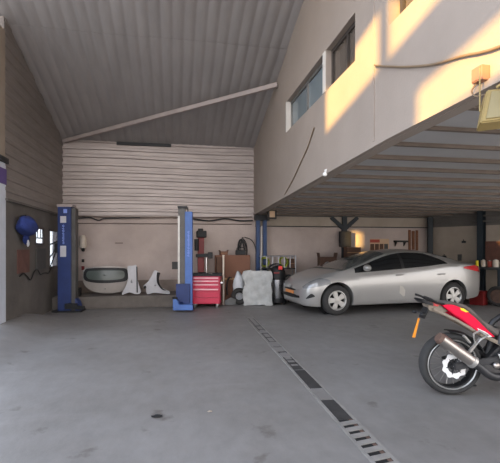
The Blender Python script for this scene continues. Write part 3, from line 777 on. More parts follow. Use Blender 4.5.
# right wall bits
for s_, z, lab in ((1.1, 1.62, 'small dark hook on the right wall left of the bench column'), (.55, 1.2, 'dark bracket low on the right wall above the car boot')):
    s = MB(); s.box(-.05, .05, -.06, 0, -.03, .03, .01); s.cyl((0, -.05, 0), (0, -.05, .07), .012, 8)
    tag(s.build('wall_hook', 'steel_dark', loc=rwp(s_, .002, z), rotz=ANG), lab, 'hook')
s = MB(); s.box(-.05, .05, -.04, 0, -.09, .09, .008)
tag(s.build('wall_socket', 'board_grey', loc=rwp(.98, .002, 1.18), rotz=ANG), 'grey socket box on the right wall above the car boot', 'socket')
t = thing('pegboard', 'reddish brown pegboard above the workbench', 'pegboard', rwp(2.0, .002, 1.36), ANG)
s = MB(); s.box(-.33, .5, -.03, 0, -.27, .27); s.build('board', 'pegboard', t)
for i in range(4):
    s = MB(); s.cyl((-.25+.18*i, -.07, .12-.05*(i % 2)), (-.25+.18*i, 0, .12-.05*(i % 2)), .008, 6); s.build('peg', 'steel_dark', t)
t = thing('workbench', 'dark steel workbench on the right wall behind the car', 'workbench', rwp(2.1, .02), ANG)
s = MB(); s.box(-.55, .9, -.56, 0, .9, .96, .006); s.build('worktop', 'bench_top', t)
for x in (-.5, .1, .85):
    for y in (-.52, -.05):
        s = MB(); s.box(x-.03, x+.03, y-.03, y+.03, 0, .9); s.build('leg', 'bench_leg', t)
s = MB(); s.box(-.5, .85, -.5, -.03, .26, .29); s.build('shelf', 'bench_leg', t)
TB = Matrix.Translation(rwp(2.1, .02)) @ Matrix.Rotation(ANG, 4, 'Z')
for i, (x, y, r, h, m, lab) in enumerate(((-.33, -.38, .06, .17, 'can_white', 'white can at the left end of the workbench'), (-.18, -.36, .055, .15, 'paper_red', 'dark red can between white cans on the workbench'), (-.03, -.38, .065, .18, 'can_white', 'white can right of the dark red can on the workbench'), (-.47, -.42, .035, .16, 'yellow', 'slim yellow bottle at the left corner of the workbench'))):
    t = thing('paint_can' if i < 3 else 'spray_bottle', lab, 'can' if i < 3 else 'bottle', TB @ Vector((x, y, .96)), 0, 'cans on the workbench' if i < 3 else None)
    s = MB(); s.lathe([(0, 0), (r, 0), (r, h*.95), (r*.94, h), (0, h)], 20); s.build('body', m, t, 40)
    s = MB(); s.lathe([(0, h), (r*.5, h), (r*.45, h+.02), (0, h+.02)], 14); s.build('lid', 'black_plastic' if i == 3 else 'galv', t, 40)
s = MB(); torus(s, .21, .045, Matrix.Translation((0, 0, .255)) @ Matrix.Rotation(R(90), 4, 'X') @ Matrix.Rotation(R(8), 4, 'X'), 36, 10)
t = thing('spare_wheel', 'bare spare wheel leaning against the front of the workbench', 'wheel', TB @ Vector((.15, -.72, 0)), ANG)
s.build('tyre', 'tyre', t, 50)
s = MB(); s.lathe([(0, -.03), (.05, -.03), (.17, -.01), (.17, .03), (0, .03)], 28, Matrix.Translation((0, 0, .255)) @ Matrix.Rotation(R(98), 4, 'X')); s.build('rim', 'rust', t, 40)
s = MB(); s.box(-.17, .17, -.13, .13, 0, .36, .012)
tag(s.build('jerry_can', 'red_machine', loc=TB @ Vector((-.3, -.74, 0)), rotz=ANG), 'dark red box on the floor behind the car rear bumper', 'box')

# ------------------------------------------------------------------ mezzanine face: lights, boxes, cables
t = thing('floodlight', 'small black floodlight under the corner above the blue posts', 'floodlight', (2.47, 10.62, 2.36))
s = MB(); s.box(-.12, .12, -.05, .05, -.16, .09, .01); s.build('housing', 'flood_black', t)
s = MB(); s.box(-.07, .07, -.058, -.05, -.115, .045); s.build('lens', 'paper_warm', t, label='pale glass front')
s = MB(); s.bar((0, .0, .08), (-.2, .1, .05), .03, .02); s.build('bracket', 'flood_black', t)
t = thing('floodlight', 'large pale floodlight hung under the front edge of the upper wall', 'floodlight', (2.135, 2.38, 2.375), R(-24))
mm = Matrix.Rotation(R(-18), 4, 'X')
s = MB(); s.prism([(-.19, -.13), (.21, -.10), (.19, .13), (-.13, .12)], -.02, .09, 'xz', .008, mm); s.build('housing', 'flood_body', t)
s = MB(); s.prism([(-.155, -.105), (.18, -.08), (.165, .105), (-.105, .095)], -.028, -.02, 'xz', 0, mm); s.build('lens', 'flood_glass', t)
s = MB(); s.tube([(-.13, .03, -.02), (-.17, .03, -.02), (-.17, .03, .27)], .005, 8, 1); s.build('bracket', 'flood_body', t)
s = MB(); s.tube([(-.08, .0, .12), (0, -.02, .16), (.16, -.02, .15)], .009, 8, 4); s.build('top_rod', 'flood_body', t, 60)
t = thing('junction_box', 'pinkish junction box on the sunlit front of the upper wall', 'junction box', (XF, 2.62, 2.675))
s = MB(); s.box(-.07, 0, -.05, .05, -.06, .045, .008); s.build('case', 'jbox', t)
s = MB(); s.box(-.076, -.07, -.043, .043, -.052, .037, .004); s.build('lid', 'jbox', t)
s = MB(); s.tube([(-.04, .03, -.055), (-.06, .06, -.1), (-.05, .03, -.15), (-.03, -.05, -.16), (-.02, -.14, -.17)], .006, 8, 5); s.build('cable', 'cable_beige', t, 60)
s = MB(); s.tube([(0, 4.24, 3.43), (0, 4.19, 3.40), (0, 3.9, 3.27), (0, 3.6, 3.14), (0, 3.2, 2.99), (0, 2.85, 2.90), (0, 2.4, 2.78), (0, 1.5, 2.7)], .011, 8, 4)
tag(s.build('wall_cable', 'cable_beige', loc=(XF-.02, 0, 0), smooth_=60), 'thick beige cable slung across the sunlit upper wall', 'cable')
s = MB(); s.tube([(0, 6.28, 3.33), (0, 6.6, 3.1), (0, 7.0, 2.92), (0, 7.5, 2.7), (0, 8.1, 2.5)], .009, 6, 4)
tag(s.build('wall_cable', 'cable_beige', loc=(XF-.012, 0, 0), smooth_=60), 'thin dark cable slanting down the wall below the first window', 'cable')
t = thing('wall_lamp', 'tiny white sensor lamp on the lower edge of the upper wall', 'lamp', (XF, 5.75, 2.55))
s = MB(); s.box(-.03, 0, -.03, .03, -.01, .03, .006); s.build('base', 'white_part', t)
s = MB(); s.ball((-.03, 0, -.04), .032, (1, 1.1, 1), 12); s.build('head', 'white_part', t, 60)

# ------------------------------------------------------------------ the car
KX = 1.1                                            # length stretch of the body
LC = 4.53
T_top = [(0, .56), (.04, .63), (.12, .71), (.35, .82), (.75, .905), (1.05, .965), (1.5, 1.13), (1.9, 1.285), (2.25, 1.39), (2.6, 1.43), (3.0, 1.41), (3.35, 1.345), (3.7, 1.24), (4.02, 1.13), (4.25, 1.10), (4.42, 1.07), (4.50, .92), (4.53, .70)]
T_belt = [(0, .50), (.04, .56), (.12, .63), (.35, .74), (.8, .84), (1.2, .885), (2.0, .94), (2.6, .985), (3.0, 1.02), (3.5, 1.07), (4.02, 1.06), (4.25, 1.03), (4.42, .98), (4.50, .84), (4.53, .62)]
T_bot = [(0, .34), (.03, .25), (.1, .20), (.5, .18), (1.2, .19), (3.4, .19), (4.0, .22), (4.35, .27), (4.48, .32), (4.53, .40)]
T_w = [(0, .42), (.03, .55), (.1, .68), (.2, .77), (.4, .845), (.7, .88), (1.2, .888), (3.0, .888), (3.7, .88), (4.05, .86), (4.25, .82), (4.4, .74), (4.49, .62), (4.53, .50)]
T_gy = [(0, .20), (.2, .45), (.7, .66), (1.05, .79), (1.5, .745), (2.0, .635), (2.6, .585), (3.2, .58), (3.7, .60), (4.05, .62), (4.4, .55), (4.53, .3)]
T_gd = [(0, .01), (1.0, .012), (1.3, .03), (1.7, .05), (2.2, .06), (3.0, .06), (3.5, .05), (4.0, .02), (4.53, .01)]
def XW(x): return x*KX if x > .93 else .93*KX-(.93-x)*.80
def section(x):
    zt, zb, zl, w = (sinterp(T, x) for T in (T_top, T_bot, T_belt, T_w))
    gy, gd = sinterp(T_gy, x), sinterp(T_gd, x)
    gy = min(gy, w*.9)
    zl = min(zl, zt-.015); wb = w*.945; gz = max(zt-gd, zl+.005)
    h = zl-zb
    low = [(0, zb), (.80*w, zb), (.93*w, zb+.03*h), (.968*w, zb+.14*h), (.985*w, zb+.32*h), (1.0*w, zb+.55*h), (.995*w, zb+.75*h), (.975*w, zb+.92*h), (wb, zl)]
    up = []
    for i in range(1, 6):
        f = i/6; up.append((wb+(gy-wb)*f+.035*math.sin(f*PI)*min(1, (gz-zl)/.3), zl+(gz-zl)*f))
    top = []
    for i in range(0, 7):
        f = i/6; top.append((gy*(1-f), gz+(zt-gz)*(1-(1-f)**2.2)))
    return low+up+top
NSEC = len(section(2.0))
IB = 8; IG = 14                                     # indices of belt and window head
stations = [0, .015, .03, .05, .08, .12, .17, .23, .3, .38]+[.46+.08*i for i in range(47)]+[4.27, 4.33, 4.38, 4.42, 4.45, 4.48, 4.505, 4.52, 4.53]
car = thing('car', 'silver four-door sedan with dark windows parked nose left along the back wall', 'car', (2.33, 9.29, 0), R(5))
body = MB(); rows = []
for x in stations:
    S_ = section(x); ring = [(XW(x), -y, z) for y, z in S_]+[(XW(x), y, z) for y, z in S_[-2:0:-1]]
    rows.append(ring+[ring[0]])
V = [[body.bm.verts.new(p) for p in r[:-1]] for r in rows]
for a, bb in zip(V, V[1:]):
    n = len(a)
    for i in range(n): body.bm.faces.new((a[i], a[(i+1) % n], bb[(i+1) % n], bb[i]))
body.bm.faces.new(V[0]); body.bm.faces.new(V[-1][::-1])
WX = (.93, 3.635)                                     # wheel centres in body units
bo = body.build('body', 'silver_paint', None)
bo.location = (0, 0, 0)
for wx in WX:                                       # cut the wheel arches
    cm = MB()
    for sg in (-1, 1): cm.cyl((wx*KX, sg*.58, .335), (wx*KX, sg*1.2, .335), .385, 48)
    co = cm.build('cutter', 'void')
    md = bo.modifiers.new('b', 'BOOLEAN'); md.object = co; md.operation = 'DIFFERENCE'; md.solver = 'EXACT'
    bpy.context.view_layer.update()
    ev = bo.evaluated_get(bpy.context.evaluated_depsgraph_get())
    nm = bpy.data.meshes.new_from_object(ev); old = bo.data; bo.modifiers.clear(); bo.data = nm
    bpy.data.meshes.remove(old); cmesh = co.data; bpy.data.objects.remove(co); bpy.data.meshes.remove(cmesh)
bo.name = 'body'; bo.data.name = 'body'
if not bo.data.materials: bo.data.materials.append(M['silver_paint'])
for p in bo.data.polygons: p.use_smooth = True
bo.data.set_sharp_from_angle(angle=R(38))
bo.parent = car

def side_pt(x, v, sg=-1, off=0.0):
    """point on the skin at station x, section index v (float)"""
    S_ = section(x); i = max(0, min(int(v), NSEC-2)); f = v-i
    y = S_[i][0]+(S_[i+1][0]-S_[i][0])*f; z = S_[i][1]+(S_[i+1][1]-S_[i][1])*f
    a, b_ = Vector(S_[i]), Vector(S_[i+1]); d = b_-a
    n = Vector((d.y, -d.x)); n.normalize()
    if n.x < 0 and n.y < 0: n = -n
    return (XW(x), sg*(y+n.x*off), z+n.y*off)
def v_at_z(x, z, lo=1, hi=IG):
    S_ = section(x)
    for i in range(lo, hi):
        if S_[i][1] <= z <= S_[i+1][1] and S_[i+1][1] > S_[i][1]: return i+(z-S_[i][1])/(S_[i+1][1]-S_[i][1])
    return hi if z > S_[hi][1] else lo
def patch(name, m, x0, x1, flo, fhi, sg=-1, off=.006, nx=18, nv=8, parent=None, thick=.004, label=None):
    g = MB(); rows = []
    for i in range(nx+1):
        x = x0+(x1-x0)*i/nx; a, b_ = flo(x), fhi(x)
        rows.append([side_pt(x, a+(b_-a)*j/nv, sg, off) for j in range(nv+1)])
    g.grid(rows, thick=thick)
    return g.build(name, m, parent or car, 50, label=label)
def dlo_lo(x): return v_at_z(x, section(x)[IB][1]+.012, IB-1, IG)
def dlo_hi(x):
    S_ = section(x); zl, zg = S_[IB][1], S_[IG][1]
    z = zg-.028
    if x > 2.9: z = min(z, zl+.012+(max(0, (3.50-x)/.6)**.75)*.34)
    return max(dlo_lo(x)+.02, v_at_z(x, z, IB-1, IG))
for sg in (-1, 1):
    patch('side_window', 'dark_glass', 1.32, 2.40, dlo_lo, dlo_hi, sg, .008, label='dark front side window')
    patch('side_window', 'dark_glass', 2.43, 3.50, dlo_lo, dlo_hi, sg, .008, label='dark rear side window')
    patch('window_divider', 'black_plastic', 2.38, 2.45, dlo_lo, dlo_hi, sg, .010)
    # doors as slightly proud panels
    dl = lambda x: 3.0
    dh = lambda x: IB-.25
    arch = WX[1]
    def door_lo(x):
        dx = abs(x-arch)*KX
        if dx < .42: return max(3.0, v_at_z(x, .335+math.sqrt(.42**2-dx*dx), 2, IB))
        return 3.0
    patch('door', 'silver_paint', 1.40, 2.43, dl, dh, sg, .002, 18, 10, thick=.005)
    patch('door', 'silver_paint', 2.45, 3.42, door_lo, dh, sg, .002, 24, 10, thick=.005)
    for x in (2.22, 3.22):
        p0 = Vector(side_pt(x, v_at_z(x, .845), sg, .02)); p1 = Vector(side_pt(x+.16, v_at_z(x+.16, .855), sg, .02))
        g = MB(); g.tube([p0, p0.lerp(p1, .3)+Vector((0, sg*.02, .0)), p0.lerp(p1, .7)+Vector((0, sg*.02, 0)), p1], .015, 8, 4); g.build('door_handle', 'silver_paint', car, 60)
    # sill
    patch('sill', 'silver_paint', 1.36, 3.15, lambda x: 1.2, lambda x: 2.6, sg, .004)
    # lamps
    def hl_lo(x): return v_at_z(x, .575+.17*(x-.08), 2, IB)+.0
    def hl_hi(x): return min(IB+2.0, max(hl_lo(x)+.02, v_at_z(x, .575+.17*(x-.08)+.155*math.sin(min(1, max(0, (x-.05)/.75))*PI)**.7, 2, IG)))
    patch('headlight', 'lamp_clear', .07, .72, hl_lo, hl_hi, sg, .008, 20, 8)
    def tl_lo(x): return v_at_z(x, .85+.19*(4.5-x), 2, IB)
    def tl_hi(x): return max(tl_lo(x)+.02, v_at_z(x, min(.85+.19*(4.5-x)+.04+.10*min(1, (x-3.88)/.35), section(x)[IB][1]+.01), 2, IB+1))
    patch('tail_light', 'lamp_red', 3.88, 4.50, tl_lo, tl_hi, sg, .010, 20, 6)
    if sg < 0: patch('pale_patch', 'greyish', 2.30, 2.43, lambda x: v_at_z(x, .36+.9*abs(x-2.40), 1, IB), lambda x: v_at_z(x, .60+.3*(2.36-x)-1.2*max(0, x-2.37), 1, IB), sg, .010, 6, 4, label='pale patch on the rear door')  # pale four-sided patch set just proud of the door skin
    # fog lamp recess
    patch('fog_light', 'black_plastic', .11, .30, lambda x: v_at_z(x, .36+.3*(x-.11), 1, IB), lambda x: v_at_z(x, .36+.3*(x-.11)+.015+.07*math.sin((x-.11)/.19*PI), 1, IB), sg, .006, 10, 4)
    # mirror
    px_ = side_pt(1.50, v_at_z(1.50, .96), sg, 0)
    g = MB(); g.ball((px_[0]+.02, sg*.975, 1.02), .11, (.75, .95, .66), 16); mi = g.build('mirror', 'silver_paint', car, 60)
    g = MB(); g.bar((px_[0]+.03, sg*.84, .985), (px_[0]+.03, sg*.93, 1.0), .07, .04, .01); g.build('mirror_stalk', 'black_plastic', mi)
# windscreen and rear screen across the top
def screen(name, m, xa, xb, inset):
    g = MB(); rows = []
    for i in range(17):
        x = xa+(xb-xa)*i/16; S_ = section(x); gy = S_[IG][0]-inset; zt = S_[-1][1]; gz = S_[IG][1]
        rows.append([(XW(x)-.004, gy*f, gz+(zt-gz)*(1-abs(f)**2.2)+.016) for f in [-1+2*j/14 for j in range(15)]])
    g.grid(rows, thick=.004); g.build(name, m, car, 50)
screen('windscreen', 'windscreen', 1.06, 2.12, .03)
screen('rear_screen', 'dark_glass', 3.40, 3.98, .03)
# nose: grilles, badge, plate
def nose(name, m, y0, y1, z0, z1, dx=-.012, taper=0.0):
    g = MB(); rows = []
    for j in range(13):
        y = y0+(y1-y0)*j/12; k = 1-taper*abs(y/max(abs(y0), abs(y1)))**2; zc = (z0+z1)/2
        xo = .0 if abs(y) < .40 else (abs(y)-.40)*.35
        rows.append([(XW(0)+xo*.8+dx, y, zc+(z-zc)*k) for z in (z0, (z0+z1)/2, z1)])
    g.grid(rows, thick=.012); return g.build(name, m, car, 50)
nose('lower_grille', 'black_plastic', -.50, .50, .345, .43, -.012, .5)
nose('upper_grille', 'black_plastic', -.34, .34, .505, .548, -.012, .6)
nose('number_plate', 'plate', -.25, .25, .435, .50, -.02)
g = MB(); g.lathe([(0, 0), (.05, 0), (.05, .012), (0, .012)], 20, Matrix.Translation((XW(0)-.008, 0, .575)) @ Matrix.Rotation(R(-90), 4, 'Y') @ Matrix.Diagonal((.6, 1, 1, 1))); g.build('badge', 'chrome', car, 40)
# wheels
def wheel(wx, sg):
    w = MB(); T = Matrix.Translation((wx*KX, sg*.765, .325)) @ Matrix.Rotation(R(90)*(1 if sg < 0 else -1), 4, 'X')
    # local +Z of the lathe points outwards
    w.lathe([(.205, -.09), (.27, -.1), (.31, -.085), (.325, -.05), (.325, .05), (.31, .085), (.27, .1), (.215, .095), (.205, .08), (.205, -.09)], 44, T)
    ty = w.build('tyre', 'tyre', car, 50)
    r = MB(); r.lathe([(.208, .06), (.213, .097), (.20, .1), (.185, .085), (.18, .04), (.20, .03), (.208, .06)], 44, T); rim = r.build('rim', 'alloy', ty, 40)
    for k in range(5):
        a = 2*PI*k/5+.3
        sp = MB()
        sp.prism([(-.04, .03), (.04, .03), (.062, .192), (-.062, .192)], .06, .088, 'xy', .008, T @ Matrix.Rotation(a, 4, 'Z')); sp.build('spoke', 'alloy', ty)
    ds = MB(); ds.lathe([(0, .03), (.2, .03), (.2, .02), (0, .02)], 36, T); ds.build('dish', 'void', ty, 40)
    hb = MB(); hb.lathe([(0, .06), (.055, .06), (.05, .094), (0, .098)], 20, T); hb.build('hub_cap', 'alloy', ty, 40)
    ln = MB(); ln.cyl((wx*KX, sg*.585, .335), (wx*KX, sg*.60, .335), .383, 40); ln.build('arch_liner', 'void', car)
for wx in WX:
    for sg in (-1, 1): wheel(wx, sg)

# ------------------------------------------------------------------ the motorcycle (rear wheel at the local origin)
bike = thing('motorcycle', 'red motorcycle with upswept tail and silver exhaust at the right', 'motorcycle', (2.69, 3.76, 0), math.atan2(-.1757, .984))
PS = .00993
def BP(px, py, y=0.0):
    c = 4.17+y; return ((px-250)*c/420-(450.5-250)*4.17/420, 1.45-(py-248)*c/420)
def bwheel(cx, cz, tr, front=False):
    X90 = Matrix.Rotation(R(90), 4, 'X'); T = Matrix.Translation((cx, 0, cz)) @ X90
    w = MB(); rs = 14
    prof = [(tr-.036+.036*math.cos(2*PI*k/rs), .065*math.sin(2*PI*k/rs)) for k in range(rs+1)]
    w.lathe(prof, 56, T); ty = w.build('front_tyre' if front else 'rear_tyre', 'tyre', bike, 60)
    r = MB(); r.lathe([(tr-.085, -.045), (tr-.07, -.045), (tr-.055, -.055), (tr-.055, .055), (tr-.07, .045), (tr-.085, .045), (tr-.075, 0), (tr-.085, -.045)], 56, T)
    r.build('rim', 'steel_dark', ty, 40)
    l = MB(); l.lathe([(tr-.072, .054), (tr-.064, .062), (tr-.058, .058), (tr-.064, .05), (tr-.072, .054)], 56, T); l.build('rim_edge', 'alloy', ty, 60)
    h = MB(); h.cyl((cx, -.07, cz), (cx, .07, cz), .045, 20); h.build('hub', 'engine', ty, 40)
    for k in range(18):
        a = 2*PI*k/18; sgn = 1 if k % 2 else -1
        s = MB(); s.cyl((cx+.04*math.cos(a+.5*sgn), sgn*.04, cz+.04*math.sin(a+.5*sgn)), (cx+(tr-.1)*math.cos(a), 0, cz+(tr-.1)*math.sin(a)), .0028, 5); s.build('spoke', 'galv', ty)
    d = MB(); pts = []; n = 72
    for k in range(n):
        a = 2*PI*k/n; rr = .118+.009*math.cos(a*9); pts.append((rr*math.cos(a), rr*math.sin(a)))
    ins = [(.072*math.cos(2*PI*k/n), .072*math.sin(2*PI*k/n)) for k in range(n)]
    rows = []
    for zz in ((pts, .095), (pts, .1), (ins, .1), (ins, .095), (pts, .095)):
        rows.append([Vector((p[0], p[1], zz[1])) for p in zz[0]+[zz[0][0]]])
    d.grid([[T @ p for p in row] for row in rows]); d.build('brake_disc', 'white_part', ty, 40, label='pale wavy brake disc')
    c = MB()
    for k in range(6):
        a = 2*PI*k/6; c.bar(T @ Vector((.02*math.cos(a), .02*math.sin(a), .09)), T @ Vector((.085*math.cos(a+.2), .085*math.sin(a+.2), .096)), .016, .008)
    c.cyl((cx, -.1, cz), (cx, .09, cz), .028, 16); c.build('disc_carrier', 'engine', ty)
    n2 = MB(); n2.cyl((cx, -.118, cz), (cx, -.1, cz), .016, 6); n2.build('axle_nut', 'white_part', ty)
bwheel(0, .305, .305)
bwheel(1.40, .315, .315, True)
# swing arm
s = MB(); s.bar((-.02, -.125, .305), (.60, -.10, .40), .035, .07, .008); s.bar((-.02, .125, .305), (.60, .10, .40), .035, .07, .008); s.bar((.35, -.12, .36), (.35, .12, .36), .05, .05); s.build('swingarm', 'engine', bike)
# exhaust
def b3(px, py, y): a = BP(px, py, -abs(y)); return (a[0], y, a[1])
s = MB(); s.cyl(b3(441, 338.5, -.2), b3(472, 361, -.19), .056, 24); s.build('silencer', 'titan', bike, 40)
s = MB(); s.cyl(b3(438.6, 336.8, -.201), b3(441.5, 338.9, -.2), .047, 24, .059); s.build('silencer_end', 'rust', bike, 40, label='brownish end cap of the silencer')
s = MB(); s.cyl(b3(471.5, 360.6, -.19), b3(474.5, 362.8, -.188), .06, 24); s.build('silencer_clamp', 'alloy', bike, 40)
s = MB(); s.tube([b3(474, 362.5, -.188), b3(482, 369, -.18), b3(492, 376, -.17), b3(503, 377, -.13), (.75, -.09, .2), (.93, -.04, .3), (.95, -.02, .5)], .038, 14, 5); s.build('header_pipe', 'engine', bike, 60)
s = MB(); s.bar(b3(470, 352, -.15), b3(481, 338, -.09), .022, .03, .004); s.build('silencer_bracket', 'alloy', bike)
# tail fairing (both sides are one shell over the tail)
tail = [(443, 305.6), (448, 304.6), (454, 305), (464, 308.6), (470, 313), (477, 318.8), (486, 328), (496, 337), (489, 337.2), (483, 334), (477, 331), (470, 325.5), (464, 320.6), (453, 313.5)]
s = MB(); s.prism([BP(*p, -.12) for p in tail], -.125, -.10, 'xz', .008); s.build('tail_fairing', 'bike_red', bike, 50)
s = MB(); s.prism([BP(*p, -.12) for p in tail], .10, .125, 'xz', .008); s.build('tail_fairing', 'bike_red', bike, 50)
s = MB(); s.prism([BP(*p, -.1) for p in ((443, 306), (453, 305.4), (464, 309.5), (463, 312), (452, 308))], -.1, .1, 'xz'); s.build('tail_cover', 'bike_red', bike)
s = MB(); s.prism([BP(*p, -.1) for p in ((459, 307.6), (462.5, 308), (468, 311.6), (465, 311.8), (460.5, 310))], -.129, -.126, 'xz'); s.build('sticker', 'yellow', bike, label='small yellow sticker')
s = MB(); s.prism([BP(*p, -.1) for p in ((476, 327.5), (484, 331), (491, 336.2), (487, 336.6), (478, 330.5))], -.129, -.126, 'xz'); s.build('stripe', 'white_part', bike, label='pale stripe low on the fairing')
# seat
s = MB(); s.prism([BP(*p, -.1) for p in ((443, 305.4), (447, 302.6), (456, 302.8), (465, 304.6), (473, 309.5), (483, 320), (497, 329), (520, 331), (519, 338), (497, 336), (486, 327.6), (477, 318.4), (470, 312.6), (464, 308.4), (454, 304.8))], -.105, .105, 'xz', .012); s.build('seat', 'seat_grey', bike, 50)
# subframe under the tail
s = MB(); s.bar(b3(434, 309, -.09), b3(456, 319.5, -.105), .025, .026, .004); s.bar(b3(456, 319.5, -.105), b3(480, 333.6, -.11), .022, .026, .004); s.bar(b3(480, 333.6, -.11), b3(505, 346, -.11), .03, .035, .004)
s.bar(b3(434, 309, .09), b3(456, 319.5, .105), .025, .026, .004); s.bar(b3(456, 319.5, .105), b3(505, 346, .11), .03, .035, .004); s.build('subframe', 'frame_grey', bike)
# tail end: rack, lamp, plate hanger, indicators, reflector strip
s = MB(); s.prism([BP(*p, -.1) for p in ((429, 301.2), (436, 303.4), (443, 306), (451, 312), (440, 314), (431, 311))], -.07, .07, 'xz', .006); s.build('under_tail', 'frame_grey', bike, 50)
s = MB(); s.prism([BP(*p, -.1) for p in ((428.5, 302), (434, 303.2), (440.5, 305.6), (439, 307), (432, 305.6))], -.085, .085, 'xz', .004); s.build('tail_lamp', 'lamp_red', bike)
s = MB(); s.tube([b3(424, 296.5, -.1), b3(431, 299, -.1), b3(438, 303, -.09), b3(448, 304.5, -.08)], .011, 8, 4); s.build('grab_rail', 'black_plastic', bike, 60)
s = MB(); s.tube([b3(424, 296.5, .1), b3(431, 299, .1), b3(438, 303, .09), b3(448, 304.5, .08)], .011, 8, 4); s.build('grab_rail', 'black_plastic', bike, 60)
s = MB(); s.prism([BP(*p, -.1) for p in ((422, 300.4), (426, 300), (434, 303.4), (434, 306), (426, 304)) ], -.11, .11, 'xz', .005); s.build('rear_rack', 'black_plastic', bike)
s = MB(); s.bar(b3(428, 305, 0), b3(422, 318, 0), .12, .018, .004); s.build('plate_hanger', 'black_plastic', bike)
for y in (-.1, .1):
    s = MB(); s.bar(b3(424.5, 313, 0), (b3(424, 314.8, y)[0], y, b3(424, 314.8, y)[2]), .014, .014); s.ball(b3(423.5, 314.8, y), .022, (1.3, .8, .9), 12); s.build('indicator', 'black_plastic', bike, 50)
s = MB(); s.prism([BP(*p) for p in ((418.8, 318), (419.9, 318.2), (415.4, 337.6), (412.8, 337.4))], -.008, .008, 'xz'); s.build('mud_flap', 'orange', bike, label='orange strip hanging from the tail')
# hugger
s = MB(); rows = []
for i in range(13):
    a = R(95-i*6); rows.append([(.335*math.cos(a), y, .305+.335*math.sin(a)-.01*abs(y)/.07) for y in (-.07, -.035, 0, .035, .07)])
s.grid(rows, thick=.008); s.build('hugger', 'black_plastic', bike, 50)
# passenger foot rest bracket and rear brake
s = MB(); s.tube([b3(474, 334, -.15), b3(480, 331, -.15), b3(489, 335.5, -.15), b3(482, 339, -.15), b3(476, 345, -.15)], .011, 8, 1, True); s.build('foot_peg_bracket', 'alloy', bike)
s = MB(); s.bar(b3(470.5, 343, -.15), b3(464, 335.5, -.17), .028, .018, .004); s.build('foot_peg', 'alloy', bike)
s = MB(); s.prism([BP(*p) for p in ((490, 350), (497, 353), (499, 362), (494, 358))], -.16, -.13, 'xz', .004); s.build('heel_guard', 'white_part', bike)
s = MB(); s.ball(b3(497, 366, -.15), .035, (1, .6, 1), 12); s.build('master_cylinder', 'titan', bike, 60)
# middle and front of the machine
s = MB(); s.prism([(.30, .36), (.44, .50), (.60, .62), (.80, .62), (.86, .45), (.80, .24), (.52, .22)], -.12, .12, 'xz', .03); s.build('engine_block', 'engine', bike, 50)
s = MB(); s.cyl((.58, -.16, .34), (.58, .16, .34), .1, 24); s.build('crankcase_cover', 'frame_grey', bike, 40)
s = MB(); s.prism([(.64, .58), (.80, .60), (.86, .78), (.72, .78)], -.09, .09, 'xz', .01); s.build('cylinder_head', 'engine', bike)
s = MB(); s.tube([(.42, -.11, .52), (.50, -.12, .70), (.80, -.11, .86), (1.02, -.04, .93)], .028, 10, 4); s.tube([(.42, .11, .52), (.50, .12, .70), (.80, .11, .86), (1.02, .04, .93)], .028, 10, 4); s.build('frame', 'engine', bike, 60)
s = MB(); s.cyl((.36, 0, .40), (.47, 0, .66), .035, 14); s.build('rear_shock', 'steel_dark', bike, 40)
s = MB(); rows = []
for i in range(11):
    f = i/10; x = .62+.42*f; hw = .06+.09*math.sin(min(1, f*1.15+.1)*PI); zt = .80+.22*math.sin((f*.8+.12)*PI); zb = .68+.1*f
    rows.append([(x, hw*math.cos(a), (zt+zb)/2+(zt-zb)/2*math.sin(a)) for a in [2*PI*k/16 for k in range(17)]])
s.grid(rows); s.build('tank', 'bike_red', bike, 60)
for sg in (-1, 1):
    s = MB(); s.cyl((1.40, sg*.1, .315), (1.20, sg*.1, .80), .027, 14); s.cyl((1.28, sg*.1, .60), (1.10, sg*.1, 1.04), .022, 14); s.build('fork_leg', 'alloy', bike, 40)
s = MB(); s.bar((1.19, -.13, .82), (1.19, .13, .82), .05, .03); s.bar((1.10, -.13, 1.03), (1.10, .13, 1.03), .05, .03); s.build('fork_yoke', 'engine', bike)
s = MB(); s.tube([(1.0, -.40, 1.08), (1.04, -.28, 1.09), (1.09, -.1, 1.06), (1.09, .1, 1.06), (1.04, .28, 1.09), (1.0, .40, 1.08)], .014, 10, 3); hb = s.build('handlebar', 'steel_dark', bike, 60)
for sg in (-1, 1):
    s = MB(); s.cyl((1.035, sg*.29, 1.088), (.998, sg*.41, 1.079), .02, 12); s.build('grip', 'black_rubber', hb, 40)
s = MB(); s.ball((1.24, 0, .93), .1, (.7, 1, 1.1), 16); s.build('headlight', 'lamp_clear', bike, 60)
s = MB(); rows = []
for i in range(11):
    a = R(135-i*10); rows.append([(1.40+.36*math.cos(a), y, .315+.36*math.sin(a)-.015*abs(y)/.07) for y in (-.07, 0, .07)])
s.grid(rows, thick=.008); s.build('front_mudguard', 'bike_red', bike, 50)
s = MB(); s.cyl((.42, .16, .26), (.36, .26, .012), .012, 10); s.box(.33, .39, .23, .29, 0, .014); s.build('side_stand', 'steel_dark', bike)

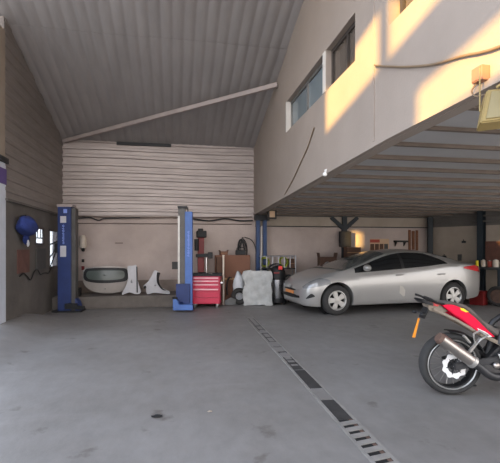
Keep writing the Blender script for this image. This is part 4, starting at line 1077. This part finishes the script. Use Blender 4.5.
# ------------------------------------------------------------------ light, sky, camera
sun = bpy.data.lights.new('sun', 'SUN'); sun.energy = 4.3; sun.color = (1, .60, .17); sun.angle = R(.35)
so = bpy.data.objects.new('sun', sun); COL.objects.link(so)
e = R(6); d = Vector((math.cos(e)*.7071, math.cos(e)*.7071, -math.sin(e)))
so.rotation_euler = d.to_track_quat('-Z', 'Y').to_euler(); so.location = (-12, -12, 12)
w = bpy.data.worlds.new('sky'); SC.world = w; w.use_nodes = True
nt = w.node_tree; bg = nt.nodes['Background']; bg.inputs['Strength'].default_value = 1.0
tc = nt.nodes.new('ShaderNodeTexCoord'); sx = nt.nodes.new('ShaderNodeSeparateXYZ'); nt.links.new(tc.outputs['Generated'], sx.inputs['Vector'])
cr = nt.nodes.new('ShaderNodeValToRGB'); el = cr.color_ramp.elements
el[0].position = 0; el[0].color = (.98, .92, .88, 1); el[1].position = 1; el[1].color = (.30, .38, .52, 1)
e2 = el.new(.35); e2.color = (.95, .95, .99, 1); e3 = el.new(.65); e3.color = (.52, .59, .70, 1)
nt.links.new(sx.outputs['Z'], cr.inputs['Fac'])
lr = nt.nodes.new('ShaderNodeValToRGB'); lr.color_ramp.elements[0].position = 0; lr.color_ramp.elements[0].color = (.88, 1.0, 1.16, 1)
lr.color_ramp.elements[1].position = .35; lr.color_ramp.elements[1].color = (1, 1, 1, 1)
mr = nt.nodes.new('ShaderNodeMapRange'); mr.inputs['From Min'].default_value = -1; mr.inputs['From Max'].default_value = 1
nt.links.new(sx.outputs['X'], mr.inputs['Value']); nt.links.new(mr.outputs['Result'], lr.inputs['Fac'])
mx = nt.nodes.new('ShaderNodeMix'); mx.data_type = 'RGBA'; mx.blend_type = 'MULTIPLY'; mx.inputs['Factor'].default_value = 1
nt.links.new(cr.outputs['Color'], mx.inputs['A']); nt.links.new(lr.outputs['Color'], mx.inputs['B']); nt.links.new(mx.outputs['Result'], bg.inputs['Color'])
cam = bpy.data.cameras.new('camera'); cam.sensor_width = 36; cam.lens = 36*420/500; cam.shift_y = 16.5/500
cam.clip_start = .05
cob = bpy.data.objects.new('camera', cam); COL.objects.link(cob)
cob.location = (0, 0, 1.45); cob.rotation_euler = (R(90), 0, -math.atan(75/420))
SC.camera = cob
vs = SC.view_settings
vs.view_transform = 'Standard'; vs.look = 'None'; vs.gamma = 1; vs.use_curve_mapping = False
vs.exposure = 2.05
